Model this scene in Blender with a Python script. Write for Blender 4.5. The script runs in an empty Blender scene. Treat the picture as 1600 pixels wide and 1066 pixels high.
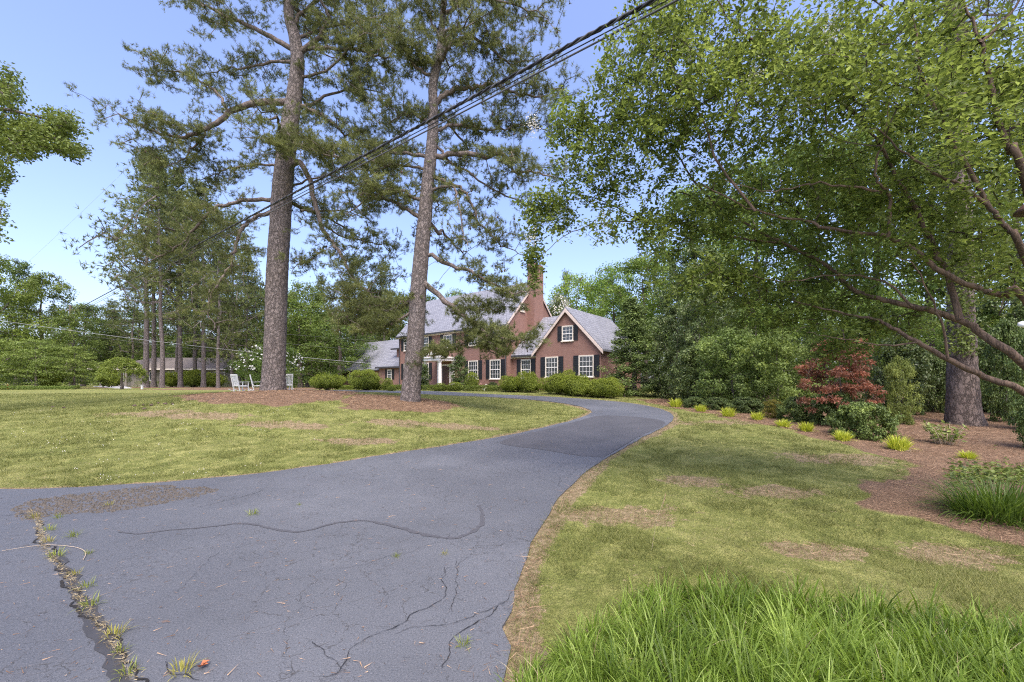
import bpy, math, random
import numpy as np
from mathutils import Vector, geometry

# ------------------------------------------------------------------ camera, sky, sun, exposure
S = bpy.context.scene
C = S.collection
F = 640.0                       # focal length in pixels of the 1600 px wide photograph
HZ = 598.0                      # horizon row
CAMZ = 1.6
cam = bpy.data.objects.new('camera', bpy.data.cameras.new('camera'))
C.objects.link(cam)
cam.location = (0, 0, CAMZ)
cam.rotation_euler = (math.radians(90), 0, 0)
cam.data.sensor_width = 36.0
cam.data.lens = F / 1600 * 36.0
cam.data.shift_y = (HZ - 533) / 1600
cam.data.clip_start = 0.05
cam.data.clip_end = 2000
S.camera = cam

SUN_EL, SUN_AZ = 58.0, 168.0      # azimuth in degrees clockwise from +Y: behind the camera, a little to its right
world = bpy.data.worlds.new('World')
S.world = world
world.use_nodes = True
wn = world.node_tree
sky = wn.nodes.new('ShaderNodeTexSky')
sky.sky_type = 'NISHITA'
sky.sun_disc = False
sky.sun_elevation = math.radians(SUN_EL)
sky.sun_rotation = math.radians(SUN_AZ)
sky.altitude = 0
sky.air_density = 1.0
sky.dust_density = 3.2
sky.ozone_density = 6.0
bg = wn.nodes['Background']
bg.inputs['Strength'].default_value = 0.132
grade = wn.nodes.new('ShaderNodeMix')          # the hazy summer sky is a touch more violet than the clear one
grade.data_type = 'RGBA'; grade.blend_type = 'MULTIPLY'
grade.inputs[0].default_value = 1.0
grade.inputs[7].default_value = (1.0, .845, .86, 1)
wn.links.new(sky.outputs[0], grade.inputs[6])
wn.links.new(grade.outputs[2], bg.inputs['Color'])

sl = bpy.data.lights.new('sun', 'SUN')
sl.energy = 1.25
sl.angle = math.radians(40)
sl.color = (1.0, 0.955, 0.80)
so = bpy.data.objects.new('sun', sl)
C.objects.link(so)
el, az = math.radians(SUN_EL), math.radians(SUN_AZ)
sd = Vector((math.sin(az) * math.cos(el), math.cos(az) * math.cos(el), math.sin(el)))
so.rotation_euler = sd.to_track_quat('Z', 'Y').to_euler()
so.location = (0, 0, 40)

S.view_settings.view_transform = 'Standard'
S.view_settings.look = 'None'
S.view_settings.gamma = 1
S.view_settings.exposure = 1.84
S.view_settings.use_curve_mapping = False
S.render.engine = 'CYCLES'
S.cycles.use_denoising = False
S.cycles.filter_width = 1.15
S.cycles.max_bounces = 8
S.cycles.diffuse_bounces = 4
S.cycles.glossy_bounces = 2
S.cycles.transmission_bounces = 4
S.cycles.transparent_max_bounces = 4

rng = np.random.default_rng(7)
random.seed(7)
R = np.radians


def nrm(a):
    a = np.asarray(a, float)
    return a / np.maximum(np.linalg.norm(a, axis=-1, keepdims=True), 1e-9)


def P(px, py, d):
    """the point at distance d (metres ahead) that the photograph shows at px, py"""
    return np.array([(px - 800) / F * d, d, CAMZ - (py - HZ) / F * d])


# ------------------------------------------------------------------ objects
def tag(o, label=None, cat=None, group=None, kind=None):
    if label: o['label'] = label
    if cat: o['category'] = cat
    if group: o['group'] = group
    if kind: o['kind'] = kind
    return o


def thing(name, label, cat, loc=(0, 0, 0), rz=0.0, group=None):
    o = bpy.data.objects.new(name, None)
    C.objects.link(o)
    o.location = [float(v) for v in loc]
    o.rotation_euler = (0, 0, rz)
    o.empty_display_size = 0.2
    return tag(o, label, cat, group)


def mesh_np(name, V, T, mat, tint=None, smooth=False, normals_up=False):
    """triangle / quad mesh from numpy arrays: T is (n,3) or (n,4) or a list of such arrays"""
    if not isinstance(T, list): T = [T]
    T = [np.asarray(t, dtype=np.int32) for t in T if len(t)]
    me = bpy.data.meshes.new(name)
    V = np.asarray(V, dtype=np.float32)
    me.vertices.add(len(V))
    me.vertices.foreach_set('co', V.ravel())
    li = np.concatenate([t.ravel() for t in T])
    cnt = np.concatenate([np.full(len(t), t.shape[1], np.int32) for t in T])
    st = np.concatenate([[0], np.cumsum(cnt)[:-1]]).astype(np.int32)
    me.loops.add(len(li))
    me.loops.foreach_set('vertex_index', li)
    me.polygons.add(len(cnt))
    me.polygons.foreach_set('loop_start', st)
    me.polygons.foreach_set('use_smooth', np.full(len(cnt), smooth, dtype=bool))
    if tint is not None:
        a = me.attributes.new('tint', 'FLOAT', 'POINT')
        a.data.foreach_set('value', np.asarray(tint, np.float32))
    me.update(calc_edges=True)
    me.validate()
    for m in (mat if isinstance(mat, (list, tuple)) else [mat]):
        me.materials.append(m)
    return me


def link(name, me, parent=None, loc=None):
    o = bpy.data.objects.new(name, me)
    C.objects.link(o)
    if parent is not None: o.parent = parent
    if loc is not None: o.location = loc
    return o


def copy_tree(o, parent=None):
    c = o.copy()
    C.objects.link(c)
    c.parent = parent
    for ch in list(o.children):
        copy_tree(ch, c)
    return c


class MB:
    """collects boxes, prisms and tubes into one mesh"""
    def __init__(s):
        s.v, s.q, s.t, s.n = [], [], [], 0

    def add(s, v, q=None, t=None):
        v = np.asarray(v, float).reshape(-1, 3)
        if q is not None and len(q): s.q.append(np.asarray(q, int).reshape(-1, 4) + s.n)
        if t is not None and len(t): s.t.append(np.asarray(t, int).reshape(-1, 3) + s.n)
        s.v.append(v); s.n += len(v)
        return s

    def box(s, x0, x1, y0, y1, z0, z1):
        v = [(x, y, z) for z in (z0, z1) for y in (y0, y1) for x in (x0, x1)]
        q = [(0, 2, 3, 1), (4, 5, 7, 6), (0, 1, 5, 4), (1, 3, 7, 5), (3, 2, 6, 7), (2, 0, 4, 6)]
        return s.add(v, q)

    def bar(s, a, b, w, h=None, up=(0, 0, 1)):
        """rectangular bar from a to b"""
        h = h or w
        a, b = np.array(a, float), np.array(b, float)
        d = nrm(b - a)
        x = nrm(np.cross(d, up)) if abs(np.dot(d, up)) < .99 else np.array([1., 0, 0])
        y = np.cross(x, d)
        v = []
        for p in (a, b):
            for i, j in ((-1, -1), (1, -1), (1, 1), (-1, 1)):
                v.append(p + x * w / 2 * i + y * h / 2 * j)
        q = [(3, 2, 1, 0), (4, 5, 6, 7)] + [(i, (i + 1) % 4, (i + 1) % 4 + 4, i + 4) for i in range(4)]
        return s.add(v, q)

    def poly(s, pts, d):
        """pts: planar outline, extruded by vector d"""
        pts = np.array(pts, float); n = len(pts); d = np.array(d, float)
        v = np.vstack([pts, pts + d])
        for i in range(n):
            pass
        q = [(i, (i + 1) % n, (i + 1) % n + n, i + n) for i in range(n)]
        t = [(0, i + 1, i) for i in range(1, n - 1)] + [(n, n + i, n + i + 1) for i in range(1, n - 1)]
        return s.add(v, q, t)

    def tube(s, pts, rad, sides=6, cap=True):
        pts = np.asarray(pts, float)
        v, q = tube_np(pts, np.broadcast_to(np.asarray(rad, float), (len(pts),)), sides)
        t = []
        if cap:
            n = len(v)
            v = np.vstack([v, pts[0], pts[-1]])
            k = n - sides
            t = [(n, (i + 1) % sides, i) for i in range(sides)] + [(n + 1, k + i, k + (i + 1) % sides) for i in range(sides)]
        return s.add(v, q, t)

    def lathe(s, prof, c, sides=16):
        """prof: list of (radius, z)"""
        a = np.arange(sides) * 2 * math.pi / sides
        v = [(c[0] + r * math.cos(x), c[1] + r * math.sin(x), c[2] + z) for r, z in prof for x in a]
        q = []
        for k in range(len(prof) - 1):
            for i in range(sides):
                j = (i + 1) % sides
                q.append((k * sides + i, k * sides + j, (k + 1) * sides + j, (k + 1) * sides + i))
        n = len(v); v += [(c[0], c[1], c[2] + prof[0][1]), (c[0], c[1], c[2] + prof[-1][1])]
        m = (len(prof) - 1) * sides
        t = [(n, (i + 1) % sides, i) for i in range(sides)] + [(n + 1, m + i, m + (i + 1) % sides) for i in range(sides)]
        return s.add(v, q, t)

    def build(s, name, mat, parent=None, smooth=False, uv=False, loc=None, tint=None):
        f = []
        if s.q: f.append(np.vstack(s.q))
        if s.t: f.append(np.vstack(s.t))
        me = mesh_np(name, np.vstack(s.v), f, mat, smooth=smooth, tint=tint)
        if uv: box_uv(me)
        return link(name, me, parent, loc)


def box_uv(me):
    """metres along the face: u along the wall, v up (for brick courses and shingle rows)"""
    n = len(me.loops)
    vi = np.empty(n, np.int32); me.loops.foreach_get('vertex_index', vi)
    co = np.empty(len(me.vertices) * 3, np.float32); me.vertices.foreach_get('co', co); co = co.reshape(-1, 3)
    uv = np.zeros((n, 2), np.float32)
    for p in me.polygons:
        nx, ny, nz = p.normal
        for li in p.loop_indices:
            x, y, z = co[vi[li]]
            if abs(nz) > .9: uv[li] = (x, y)
            elif abs(nx) > abs(ny): uv[li] = (y, z if abs(nz) < .2 else z * 1.35)
            else: uv[li] = (x, z if abs(nz) < .2 else z * 1.35)
    l = me.uv_layers.new(name='UVMap')
    l.data.foreach_set('uv', uv.ravel())


def tube_np(pts, rad, sides):
    k = len(pts)
    tan = np.empty_like(pts)
    tan[1:-1] = pts[2:] - pts[:-2]
    tan[0] = pts[1] - pts[0]; tan[-1] = pts[-1] - pts[-2]
    tan = nrm(tan)
    ref = np.array([0.31, 0.92, 0.24]) if abs(tan[0][2]) > .6 else np.array([0.1, 0.05, 1.0])
    x = nrm(np.cross(tan, ref)); y = np.cross(tan, x)
    a = np.arange(sides) * 2 * math.pi / sides
    ring = x[:, None, :] * np.cos(a)[None, :, None] + y[:, None, :] * np.sin(a)[None, :, None]
    v = pts[:, None, :] + ring * rad[:, None, None]
    i = np.arange(sides); j = (i + 1) % sides
    base = (np.arange(k - 1) * sides)[:, None]
    q = np.stack([base + i, base + j, base + j + sides, base + i + sides], -1).reshape(-1, 4)
    return v.reshape(-1, 3), q


# ------------------------------------------------------------------ materials
def new_mat(name):
    m = bpy.data.materials.new(name)
    m.use_nodes = True
    nt = m.node_tree
    b = nt.nodes['Principled BSDF']
    return m, nt, b


def N(nt, typ, **kw):
    n = nt.nodes.new(typ)
    for k, v in kw.items():
        if k in n.inputs: n.inputs[k].default_value = v
        else: setattr(n, k, v)
    return n


def ramp(nt, src, stops, interp='LINEAR'):
    r = nt.nodes.new('ShaderNodeValToRGB')
    r.color_ramp.interpolation = interp
    e = r.color_ramp.elements
    while len(e) < len(stops): e.new(0.5)
    for i, (p, c) in enumerate(stops):
        e[i].position = p
        e[i].color = (*c, 1) if len(c) == 3 else c
    nt.links.new(src, r.inputs[0])
    return r


def noise(nt, scale, detail=5, rough=.6, vec=None, dist=0.0):
    n = N(nt, 'ShaderNodeTexNoise', Scale=scale, Detail=detail, Roughness=rough, Distortion=dist)
    if vec is not None: nt.links.new(vec, n.inputs['Vector'])
    return n


def mix(nt, fac, a, b, mode='MIX'):
    m = nt.nodes.new('ShaderNodeMix')
    m.data_type = 'RGBA'; m.blend_type = mode
    for i, v in ((0, fac), (6, a), (7, b)):
        if isinstance(v, (int, float)): m.inputs[i].default_value = v
        elif isinstance(v, tuple): m.inputs[i].default_value = (*v, 1) if len(v) == 3 else v
        else: nt.links.new(v, m.inputs[i])
    return m.outputs[2]


def math_n(nt, op, a, b=None, clamp=False):
    m = nt.nodes.new('ShaderNodeMath'); m.operation = op; m.use_clamp = clamp
    for i, v in enumerate((a, b)):
        if v is None: continue
        if isinstance(v, (int, float)): m.inputs[i].default_value = v
        else: nt.links.new(v, m.inputs[i])
    return m.outputs[0]


def bump(nt, b, h, strength=.5, dist=.02):
    n = N(nt, 'ShaderNodeBump', Strength=strength, Distance=dist)
    nt.links.new(h, n.inputs['Height'])
    nt.links.new(n.outputs[0], b.inputs['Normal'])


def leaf_mat(name, dark, mid, light, trans=.35, gloss=.5):
    """each leaf carries a tint from 0 to 1; object colour multiplies it"""
    m, nt, b = new_mat(name)
    a = N(nt, 'ShaderNodeAttribute', attribute_name='tint')
    r = ramp(nt, a.outputs['Fac'], [(0, dark), (.5, mid), (1, light)])
    oi = N(nt, 'ShaderNodeObjectInfo')
    c = mix(nt, 1.0, r.outputs[0], oi.outputs['Color'], 'MULTIPLY')
    nt.links.new(c, b.inputs['Base Color'])
    b.inputs['Roughness'].default_value = gloss
    b.inputs['Specular IOR Level'].default_value = .3
    tr = N(nt, 'ShaderNodeBsdfTranslucent')
    hs = N(nt, 'ShaderNodeHueSaturation', Saturation=1.05, Value=1.25, Hue=.49)
    nt.links.new(c, hs.inputs['Color'])
    nt.links.new(hs.outputs[0], tr.inputs['Color'])
    ms = N(nt, 'ShaderNodeMixShader', Fac=trans)
    nt.links.new(b.outputs[0], ms.inputs[1]); nt.links.new(tr.outputs[0], ms.inputs[2])
    nt.links.new(ms.outputs[0], nt.nodes['Material Output'].inputs['Surface'])
    return m


def bark_mat(name, c0, c1, scale=6, bumpd=.03, zs=.35):
    m, nt, b = new_mat(name)
    tc = N(nt, 'ShaderNodeTexCoord')
    mp = N(nt, 'ShaderNodeMapping'); mp.inputs['Scale'].default_value = (1, 1, zs)
    nt.links.new(tc.outputs['Object'], mp.inputs['Vector'])
    n1 = noise(nt, scale * 2, 6, .65, mp.outputs[0])
    vo = N(nt, 'ShaderNodeTexVoronoi', Scale=scale, feature='DISTANCE_TO_EDGE')
    mixv = N(nt, 'ShaderNodeVectorMath', operation='MULTIPLY_ADD')
    mixv.inputs[1].default_value = (.35, .35, .35)
    nt.links.new(n1.outputs['Color'], mixv.inputs[0]); nt.links.new(mp.outputs[0], mixv.inputs[2])
    nt.links.new(mixv.outputs[0], vo.inputs['Vector'])
    e = ramp(nt, vo.outputs['Distance'], [(0, (0, 0, 0)), (.14, (1, 1, 1))])
    n2 = noise(nt, scale * 7, 4, .6)
    nt.links.new(tc.outputs['Object'], n2.inputs['Vector'])
    n3 = noise(nt, .7, 3, .5)
    nt.links.new(tc.outputs['Object'], n3.inputs['Vector'])
    col = mix(nt, n2.outputs['Fac'], c0, c1)
    col = mix(nt, math_n(nt, 'MULTIPLY', n3.outputs['Fac'], .5), col, tuple(v * .8 for v in c1))
    inv = math_n(nt, 'SUBTRACT', 1.0, e.outputs[0])
    col = mix(nt, math_n(nt, 'MULTIPLY', inv, .6), col, tuple(v * .4 for v in c0))
    nt.links.new(col, b.inputs['Base Color'])
    b.inputs['Roughness'].default_value = .9
    h = math_n(nt, 'ADD', e.outputs[0], math_n(nt, 'MULTIPLY', n1.outputs['Fac'], .6))
    bump(nt, b, h, .8, bumpd)
    return m


def plain(name, col, rough=.6, nscale=8, var=.15, bumps=0.0, spec=.4, metal=0.0):
    m, nt, b = new_mat(name)
    tc = N(nt, 'ShaderNodeTexCoord')
    n = noise(nt, nscale, 5, .6, tc.outputs['Object'])
    c = mix(nt, n.outputs['Fac'], tuple(v * (1 - var) for v in col), tuple(min(1, v * (1 + var)) for v in col))
    nt.links.new(c, b.inputs['Base Color'])
    b.inputs['Roughness'].default_value = rough
    b.inputs['Specular IOR Level'].default_value = spec
    b.inputs['Metallic'].default_value = metal
    if bumps: bump(nt, b, n.outputs['Fac'], .6, bumps)
    return m


M = {}
M['bark_pine'] = bark_mat('pine bark', (.115, .094, .084), (.27, .232, .212), 8.0, .05, .55)
M['bark_shade'] = bark_mat('furrowed brown bark', (.09, .068, .055), (.21, .165, .14), 7.0, .05, .35)
M['bark_dark'] = bark_mat('dark bark', (.10, .08, .065), (.2, .165, .14), 6, .02)
M['bark_limb'] = bark_mat('limb bark', (.13, .10, .085), (.25, .205, .175), 9, .015)
M['bark_myrtle'] = bark_mat('crape myrtle bark', (.07, .045, .032), (.19, .13, .09), 6, .006, .15)
M['twig_myrtle'] = plain('dark twig', (.05, .036, .028), .85, 30, .3)
M['pine'] = leaf_mat('pine needles', (.08, .095, .033), (.155, .18, .058), (.26, .29, .10), .42)
M['pine_far'] = leaf_mat('distant pine needles', (.08, .10, .035), (.155, .19, .06), (.25, .29, .10), .4)
M['myrtle'] = leaf_mat('crape myrtle leaf', (.09, .125, .03), (.175, .235, .052), (.30, .38, .11), .6, .42)
M['leaf'] = leaf_mat('broad leaf', (.06, .085, .022), (.125, .17, .038), (.22, .275, .065), .4)
M['leaf_light'] = leaf_mat('light leaf', (.09, .125, .027), (.165, .22, .05), (.27, .34, .09), .35)
M['magnolia'] = leaf_mat('magnolia leaf', (.035, .052, .018), (.075, .105, .033), (.17, .21, .075), .22, .3)
M['shrub'] = leaf_mat('clipped shrub leaf', (.07, .10, .017), (.145, .19, .03), (.25, .31, .055), .35)
M['yew'] = leaf_mat('yew sprig', (.035, .05, .018), (.08, .11, .032), (.16, .20, .055), .25)
M['red'] = leaf_mat('red maple leaf', (.09, .05, .026), (.20, .09, .052), (.38, .16, .09), .4)
M['gold'] = leaf_mat('golden grass blade', (.22, .27, .03), (.42, .48, .05), (.62, .66, .12), .3)
M['blade'] = leaf_mat('long green blade', (.07, .12, .016), (.17, .26, .032), (.38, .50, .12), .45, .42)
M['turf'] = leaf_mat('turf blade', (.11, .125, .034), (.19, .21, .056), (.35, .34, .15), .3, .6)
M['deadblade'] = leaf_mat('dead blade', (.22, .17, .09), (.38, .31, .17), (.55, .47, .28), .3)
M['flower'] = leaf_mat('white blossom', (.6, .58, .5), (.72, .70, .62), (.85, .84, .78), .3)
M['straw'] = leaf_mat('pine straw', (.11, .065, .036), (.24, .15, .09), (.44, .31, .19), .05, .8)

# brick
m, nt, b = new_mat('red brick'); M['brick'] = m
uvn = N(nt, 'ShaderNodeUVMap')
br = N(nt, 'ShaderNodeTexBrick', Scale=1.0)
br.inputs['Color1'].default_value = (.265, .135, .098, 1)
br.inputs['Color2'].default_value = (.175, .085, .066, 1)
br.inputs['Mortar'].default_value = (.34, .26, .22, 1)
br.inputs['Mortar Size'].default_value = .007
br.inputs['Brick Width'].default_value = .21
br.inputs['Row Height'].default_value = .075
nt.links.new(uvn.outputs[0], br.inputs['Vector'])
nz = noise(nt, 1.3, 4, .6, uvn.outputs[0]); nz2 = noise(nt, 14, 3, .6, uvn.outputs[0])
c = mix(nt, math_n(nt, 'MULTIPLY', nz.outputs['Fac'], .6), br.outputs[0], (.25, .145, .115), 'MIX')
c = mix(nt, math_n(nt, 'MULTIPLY', nz2.outputs['Fac'], .35), c, (.17, .075, .06), 'MIX')
nt.links.new(c, b.inputs['Base Color']); b.inputs['Roughness'].default_value = .88
bump(nt, b, br.outputs['Fac'], -.4, .006)

# slate roof
m, nt, b = new_mat('grey slate'); M['slate'] = m
uvn = N(nt, 'ShaderNodeUVMap')
br = N(nt, 'ShaderNodeTexBrick', Scale=1.0)
br.inputs['Color1'].default_value = (.25, .26, .285, 1)
br.inputs['Color2'].default_value = (.165, .172, .195, 1)
br.inputs['Mortar'].default_value = (.075, .078, .088, 1)
br.inputs['Mortar Size'].default_value = .02
br.inputs['Brick Width'].default_value = .30
br.inputs['Row Height'].default_value = .26
nt.links.new(uvn.outputs[0], br.inputs['Vector'])
nz = noise(nt, .8, 4, .6, uvn.outputs[0])
c = mix(nt, math_n(nt, 'MULTIPLY', nz.outputs['Fac'], .5), br.outputs[0], (.25, .255, .28))
nt.links.new(c, b.inputs['Base Color']); b.inputs['Roughness'].default_value = .55
bump(nt, b, br.outputs['Fac'], -.5, .02)

M['trim'] = plain('cream painted trim', (.70, .64, .54), .5, 5, .08)
M['white'] = plain('white paint', (.80, .79, .76), .45, 5, .05)
M['rake'] = plain('rake board', (.62, .52, .45), .55, 5, .08)
M['shutter'] = plain('black shutter paint', (.018, .019, .022), .45, 6, .2)
M['gutter'] = plain('dark gutter', (.05, .05, .055), .4, 6, .2)
M['door'] = plain('dark stained door', (.075, .04, .03), .4, 6, .3)
M['glass'] = plain('window glass', (.035, .045, .05), .06, 2, .4, spec=.8)
M['curtain'] = plain('sheer curtain', (.30, .30, .28), .8, 12, .3)
M['stone'] = plain('painted stone', (.62, .60, .54), .7, 6, .1)
M['ranch_wall'] = plain('beige siding', (.24, .22, .18), .8, 3, .15)
M['ranch_roof'] = plain('brown shingle', (.21, .18, .155), .85, 6, .25)
M['concrete'] = plain('pale concrete', (.42, .42, .43), .85, 2, .12)
M['cable'] = plain('black cable', (.018, .018, .02), .5, 10, .2)
M['cable_grey'] = plain('weathered cable', (.10, .10, .105), .5, 10, .2)
M['cable_pale'] = plain('pale aluminium cable', (.42, .43, .45), .45, 10, .15)
M['pole'] = plain('weathered pole wood', (.14, .115, .095), .85, 10, .3)
M['orange'] = plain('orange plastic', (.75, .12, .03), .5, 10, .1)
M['feeder_brown'] = plain('brown feeder metal', (.11, .065, .05), .5, 14, .35)
M['feeder_white'] = plain('white feeder plastic', (.78, .79, .80), .3, 6, .05)
M['cone'] = plain('pine cone', (.085, .06, .045), .9, 30, .4)
M['deadstem'] = plain('dry stem', (.42, .34, .24), .8, 20, .25)
M['deadleaf'] = plain('rust dead leaf', (.36, .12, .05), .7, 30, .3)
M['tar'] = plain('crack sealer tar', (.045, .045, .047), .55, 9, .35, .004)
M['sealer'] = plain('old crack sealer', (.072, .073, .079), .6, 25, .3, .003)
M['crack'] = plain('open crack', (.015, .014, .013), .95, 20, .3)
M['pebble'] = plain('dark aggregate', (.085, .074, .06), .85, 25, .5)

# ------------------------------------------------------------------ terrain
ctl = []
for x in (-24, -14, -8, -3, 0, 4, 9, 16, 26):
    for y in (-8, -2, 2, 5):
        ctl.append((x, y, 0.0 if not (x > 12) else .03))
for px, py, d in [(600, 712, 8.4), (800, 680, 10.9), (925, 650, 14.8), (860, 630, 20), (700, 618, 25.6), (0, 768, 6.05), (300, 755, 6.5),
                  (426, 611, 18), (376, 612.5, 24), (300, 632, 13.5), (200, 640, 13), (0, 612, 30), (0, 645, 14), (0, 700, 8.6), (200, 700, 8.6),
                  (400, 682, 10), (640, 628, 15.5), (560, 652, 12.5), (770, 640, 17), (500, 612.5, 24), (185, 608, 37), (600, 612.5, 29),
                  (1050, 655, 13.5), (1160, 656, 13.2), (1259, 674, 11), (1405, 706, 8.8), (1515, 662, 13), (1600, 760, 6), (1000, 633, 19),
                  (1100, 626, 24), (1250, 630, 19), (280, 618, 22), (100, 616, 25)]:
    p = P(px, py, d); ctl.append(tuple(p))
for x, y in [(-5, 30), (3, 28), (-14, 36), (0, 36), (8, 32), (-25, 48), (-20, 34), (16, 34), (0, 48), (12, 45), (-40, 34)]:
    ctl.append((x, y, .98))
for x, y in [(-60, 60), (-30, 65), (0, 70), (40, 60), (70, 40), (50, 15), (-60, 25), (-50, 5), (-110, 110), (0, 130), (110, 110), (30, 25)]:
    ctl.append((x, y, 1.0 if y > 20 else .5))
ctl = np.array(ctl)
CC = 2.5
_A = np.sqrt(((ctl[:, None, :2] - ctl[None, :, :2]) ** 2).sum(-1) + CC * CC)
_W = np.linalg.solve(_A + np.eye(len(ctl)) * -.15, ctl[:, 2] - .5)


def hgt(x, y):
    x = np.asarray(x, float); y = np.asarray(y, float)
    out = np.zeros(x.shape).ravel(); xr, yr = x.ravel(), y.ravel()
    for i in range(0, len(xr), 50000):
        a = np.sqrt((xr[i:i + 50000, None] - ctl[None, :, 0]) ** 2 + (yr[i:i + 50000, None] - ctl[None, :, 1]) ** 2 + CC * CC)
        out[i:i + 50000] = a @ _W + .5
    far = np.clip((np.hypot(xr, yr) - 90) / 60, 0, 1)
    out = out * (1 - far) + 1.0 * far
    return out.reshape(x.shape)


def gp(px, py):
    """where the ray through px, py meets the ground"""
    d = np.concatenate([np.arange(.8, 30, .03), np.arange(30, 120, .2)])
    x = (px - 800) / F * d; z = CAMZ - (py - HZ) / F * d
    h = hgt(x, d)
    i = np.argmax(z <= h)
    if z[i] > h[i]: i = len(d) - 1
    return np.array([x[i], d[i], h[i]])


def on_ground(x, y, dz=0.0):
    return np.array([x, y, float(hgt(np.array([x]), np.array([y]))[0]) + dz])


def foot(px, d, dz=-.03):
    return on_ground((px - 800) / F * d, d, dz)


def in_poly(x, y, poly):
    inside = np.zeros(x.shape, bool)
    n = len(poly)
    for i in range(n):
        x0, y0 = poly[i]; x1, y1 = poly[(i + 1) % n]
        c = ((y0 > y) != (y1 > y)) & (x < (x1 - x0) * (y - y0) / (y1 - y0 + 1e-12) + x0)
        inside ^= c
    return inside


def edge_dist(x, y, poly, closed=True):
    d = np.full(x.shape, 1e9)
    n = len(poly)
    for i in range(n if closed else n - 1):
        a = np.array(poly[i]); b_ = np.array(poly[(i + 1) % n])
        ab = b_ - a
        t = np.clip(((x - a[0]) * ab[0] + (y - a[1]) * ab[1]) / (ab @ ab + 1e-12), 0, 1)
        d = np.minimum(d, np.hypot(x - a[0] - t * ab[0], y - a[1] - t * ab[1]))
    return d


def smooth_line(pts, step=.25, it=2):
    pts = np.asarray(pts, float)
    for _ in range(it):
        q = [pts[0]]
        for a, b_ in zip(pts[:-1], pts[1:]):
            q += [a * .75 + b_ * .25, a * .25 + b_ * .75]
        q.append(pts[-1]); pts = np.array(q)
    return pts


inner = [gp(*p)[:2] for p in [(0, 768), (80, 765), (150, 762), (300, 752), (450, 736), (600, 712), (700, 697), (800, 680), (870, 664), (912, 652), (926, 644),
                              (915, 637), (880, 630), (830, 624.5), (760, 620.5), (700, 618)]]
outer = [gp(*p)[:2] for p in [(783, 1066), (797, 950), (815, 885), (850, 812), (885, 762), (945, 717), (1000, 686), (1040, 667), (1056, 654), (1045, 643),
                              (1010, 634), (970, 628), (900, 622.5), (800, 618)]]
inner = [np.array([-30., 6.2]), np.array([-14, 6.15])] + inner + [np.array([-10., 28.3]), np.array([-20., 32.5])]
outer = [np.array([-.15, -7.]), np.array([-.12, 0.])] + outer + [np.array([-5., 29.6]), np.array([-9.6, 31.8]), np.array([-19.5, 36.])]
inner = smooth_line(inner); outer = smooth_line(outer)
rr = np.random.default_rng(3)
jit = lambda a: a + np.column_stack([rr.normal(0, .018, len(a)), rr.normal(0, .018, len(a))])
def densify(a, step=.3):
    out = [a[0]]
    for p, q in zip(a[:-1], a[1:]):
        k = max(1, int(np.linalg.norm(q - p) / step))
        for i in range(1, k + 1): out.append(p + (q - p) * i / k)
    return np.array(out)
inner = jit(densify(inner)); outer = jit(densify(outer))
drive_poly = np.vstack([outer, inner[::-1], [[-30, -7]]])

bed_right = np.array([gp(*p)[:2] for p in [(1030, 634), (1065, 641), (1110, 648), (1160, 659), (1230, 673), (1300, 690), (1370, 708), (1420, 722), (1390, 745), (1350, 770),
                                           (1385, 795), (1450, 820), (1530, 845), (1600, 860), (1900, 930)]] + [np.array([22, 3.]), np.array([40, 10.]), np.array([35, 40.]), np.array([14, 30.]), np.array([7., 22.5])])
bed_p1 = smooth_line([gp(*p)[:2] for p in [(305, 627), (350, 632), (420, 636), (500, 630), (545, 622)]] + [np.array([-7.5, 20.5]), np.array([-10, 22.5]), np.array([-13.5, 22.]), np.array([-15.5, 18.5])])
bed_p2 = smooth_line([gp(*p)[:2] for p in [(530, 634), (560, 641), (620, 646), (690, 643), (725, 636), (705, 631)]] + [np.array([-2.6, 17.5]), np.array([-4.5, 18.2]), np.array([-6.6, 17.3])])
bed_far = np.array([[-46, 42.], [-33, 41.5], [-30.5, 44], [-31, 50], [-50, 52]])
bed_far2 = np.array([[-31, 34.], [-24., 33], [-17.5, 34], [-17, 44], [-22, 50], [-33, 48]])
beds = [bed_right, bed_p1, bed_p2, bed_far, bed_far2]
bare = [np.array([*gp(px, py)[:2], rx * .75, ry * .7]) for px, py, rx, ry in [(1075, 751, .55, .35), (950, 805, .8, .4), (1300, 715, 1.0, .5), (1130, 660, 1.8, .4), (1200, 770, .5, .3),
        (560, 690, 1.0, .35), (330, 650, 1.3, .4), (240, 645, 1.2, .4), (450, 665, 1.2, .4), (1480, 870, .5, .25), (1290, 865, .35, .2), (720, 668, 1.1, .35), (640, 662, 1.2, .35)]]


def vnoise(x, y, s, seed=0):
    """cheap smooth value noise 0..1"""
    r2 = np.random.default_rng(seed); g = r2.random((64, 64))
    u, v = x * s, y * s
    i, j = np.floor(u).astype(int), np.floor(v).astype(int)
    fu, fv = u - i, v - j
    fu = fu * fu * (3 - 2 * fu); fv = fv * fv * (3 - 2 * fv)
    G = lambda a, c_: g[a % 64, c_ % 64]
    return (G(i, j) * (1 - fu) + G(i + 1, j) * fu) * (1 - fv) + (G(i, j + 1) * (1 - fu) + G(i + 1, j + 1) * fu) * fv


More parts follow.
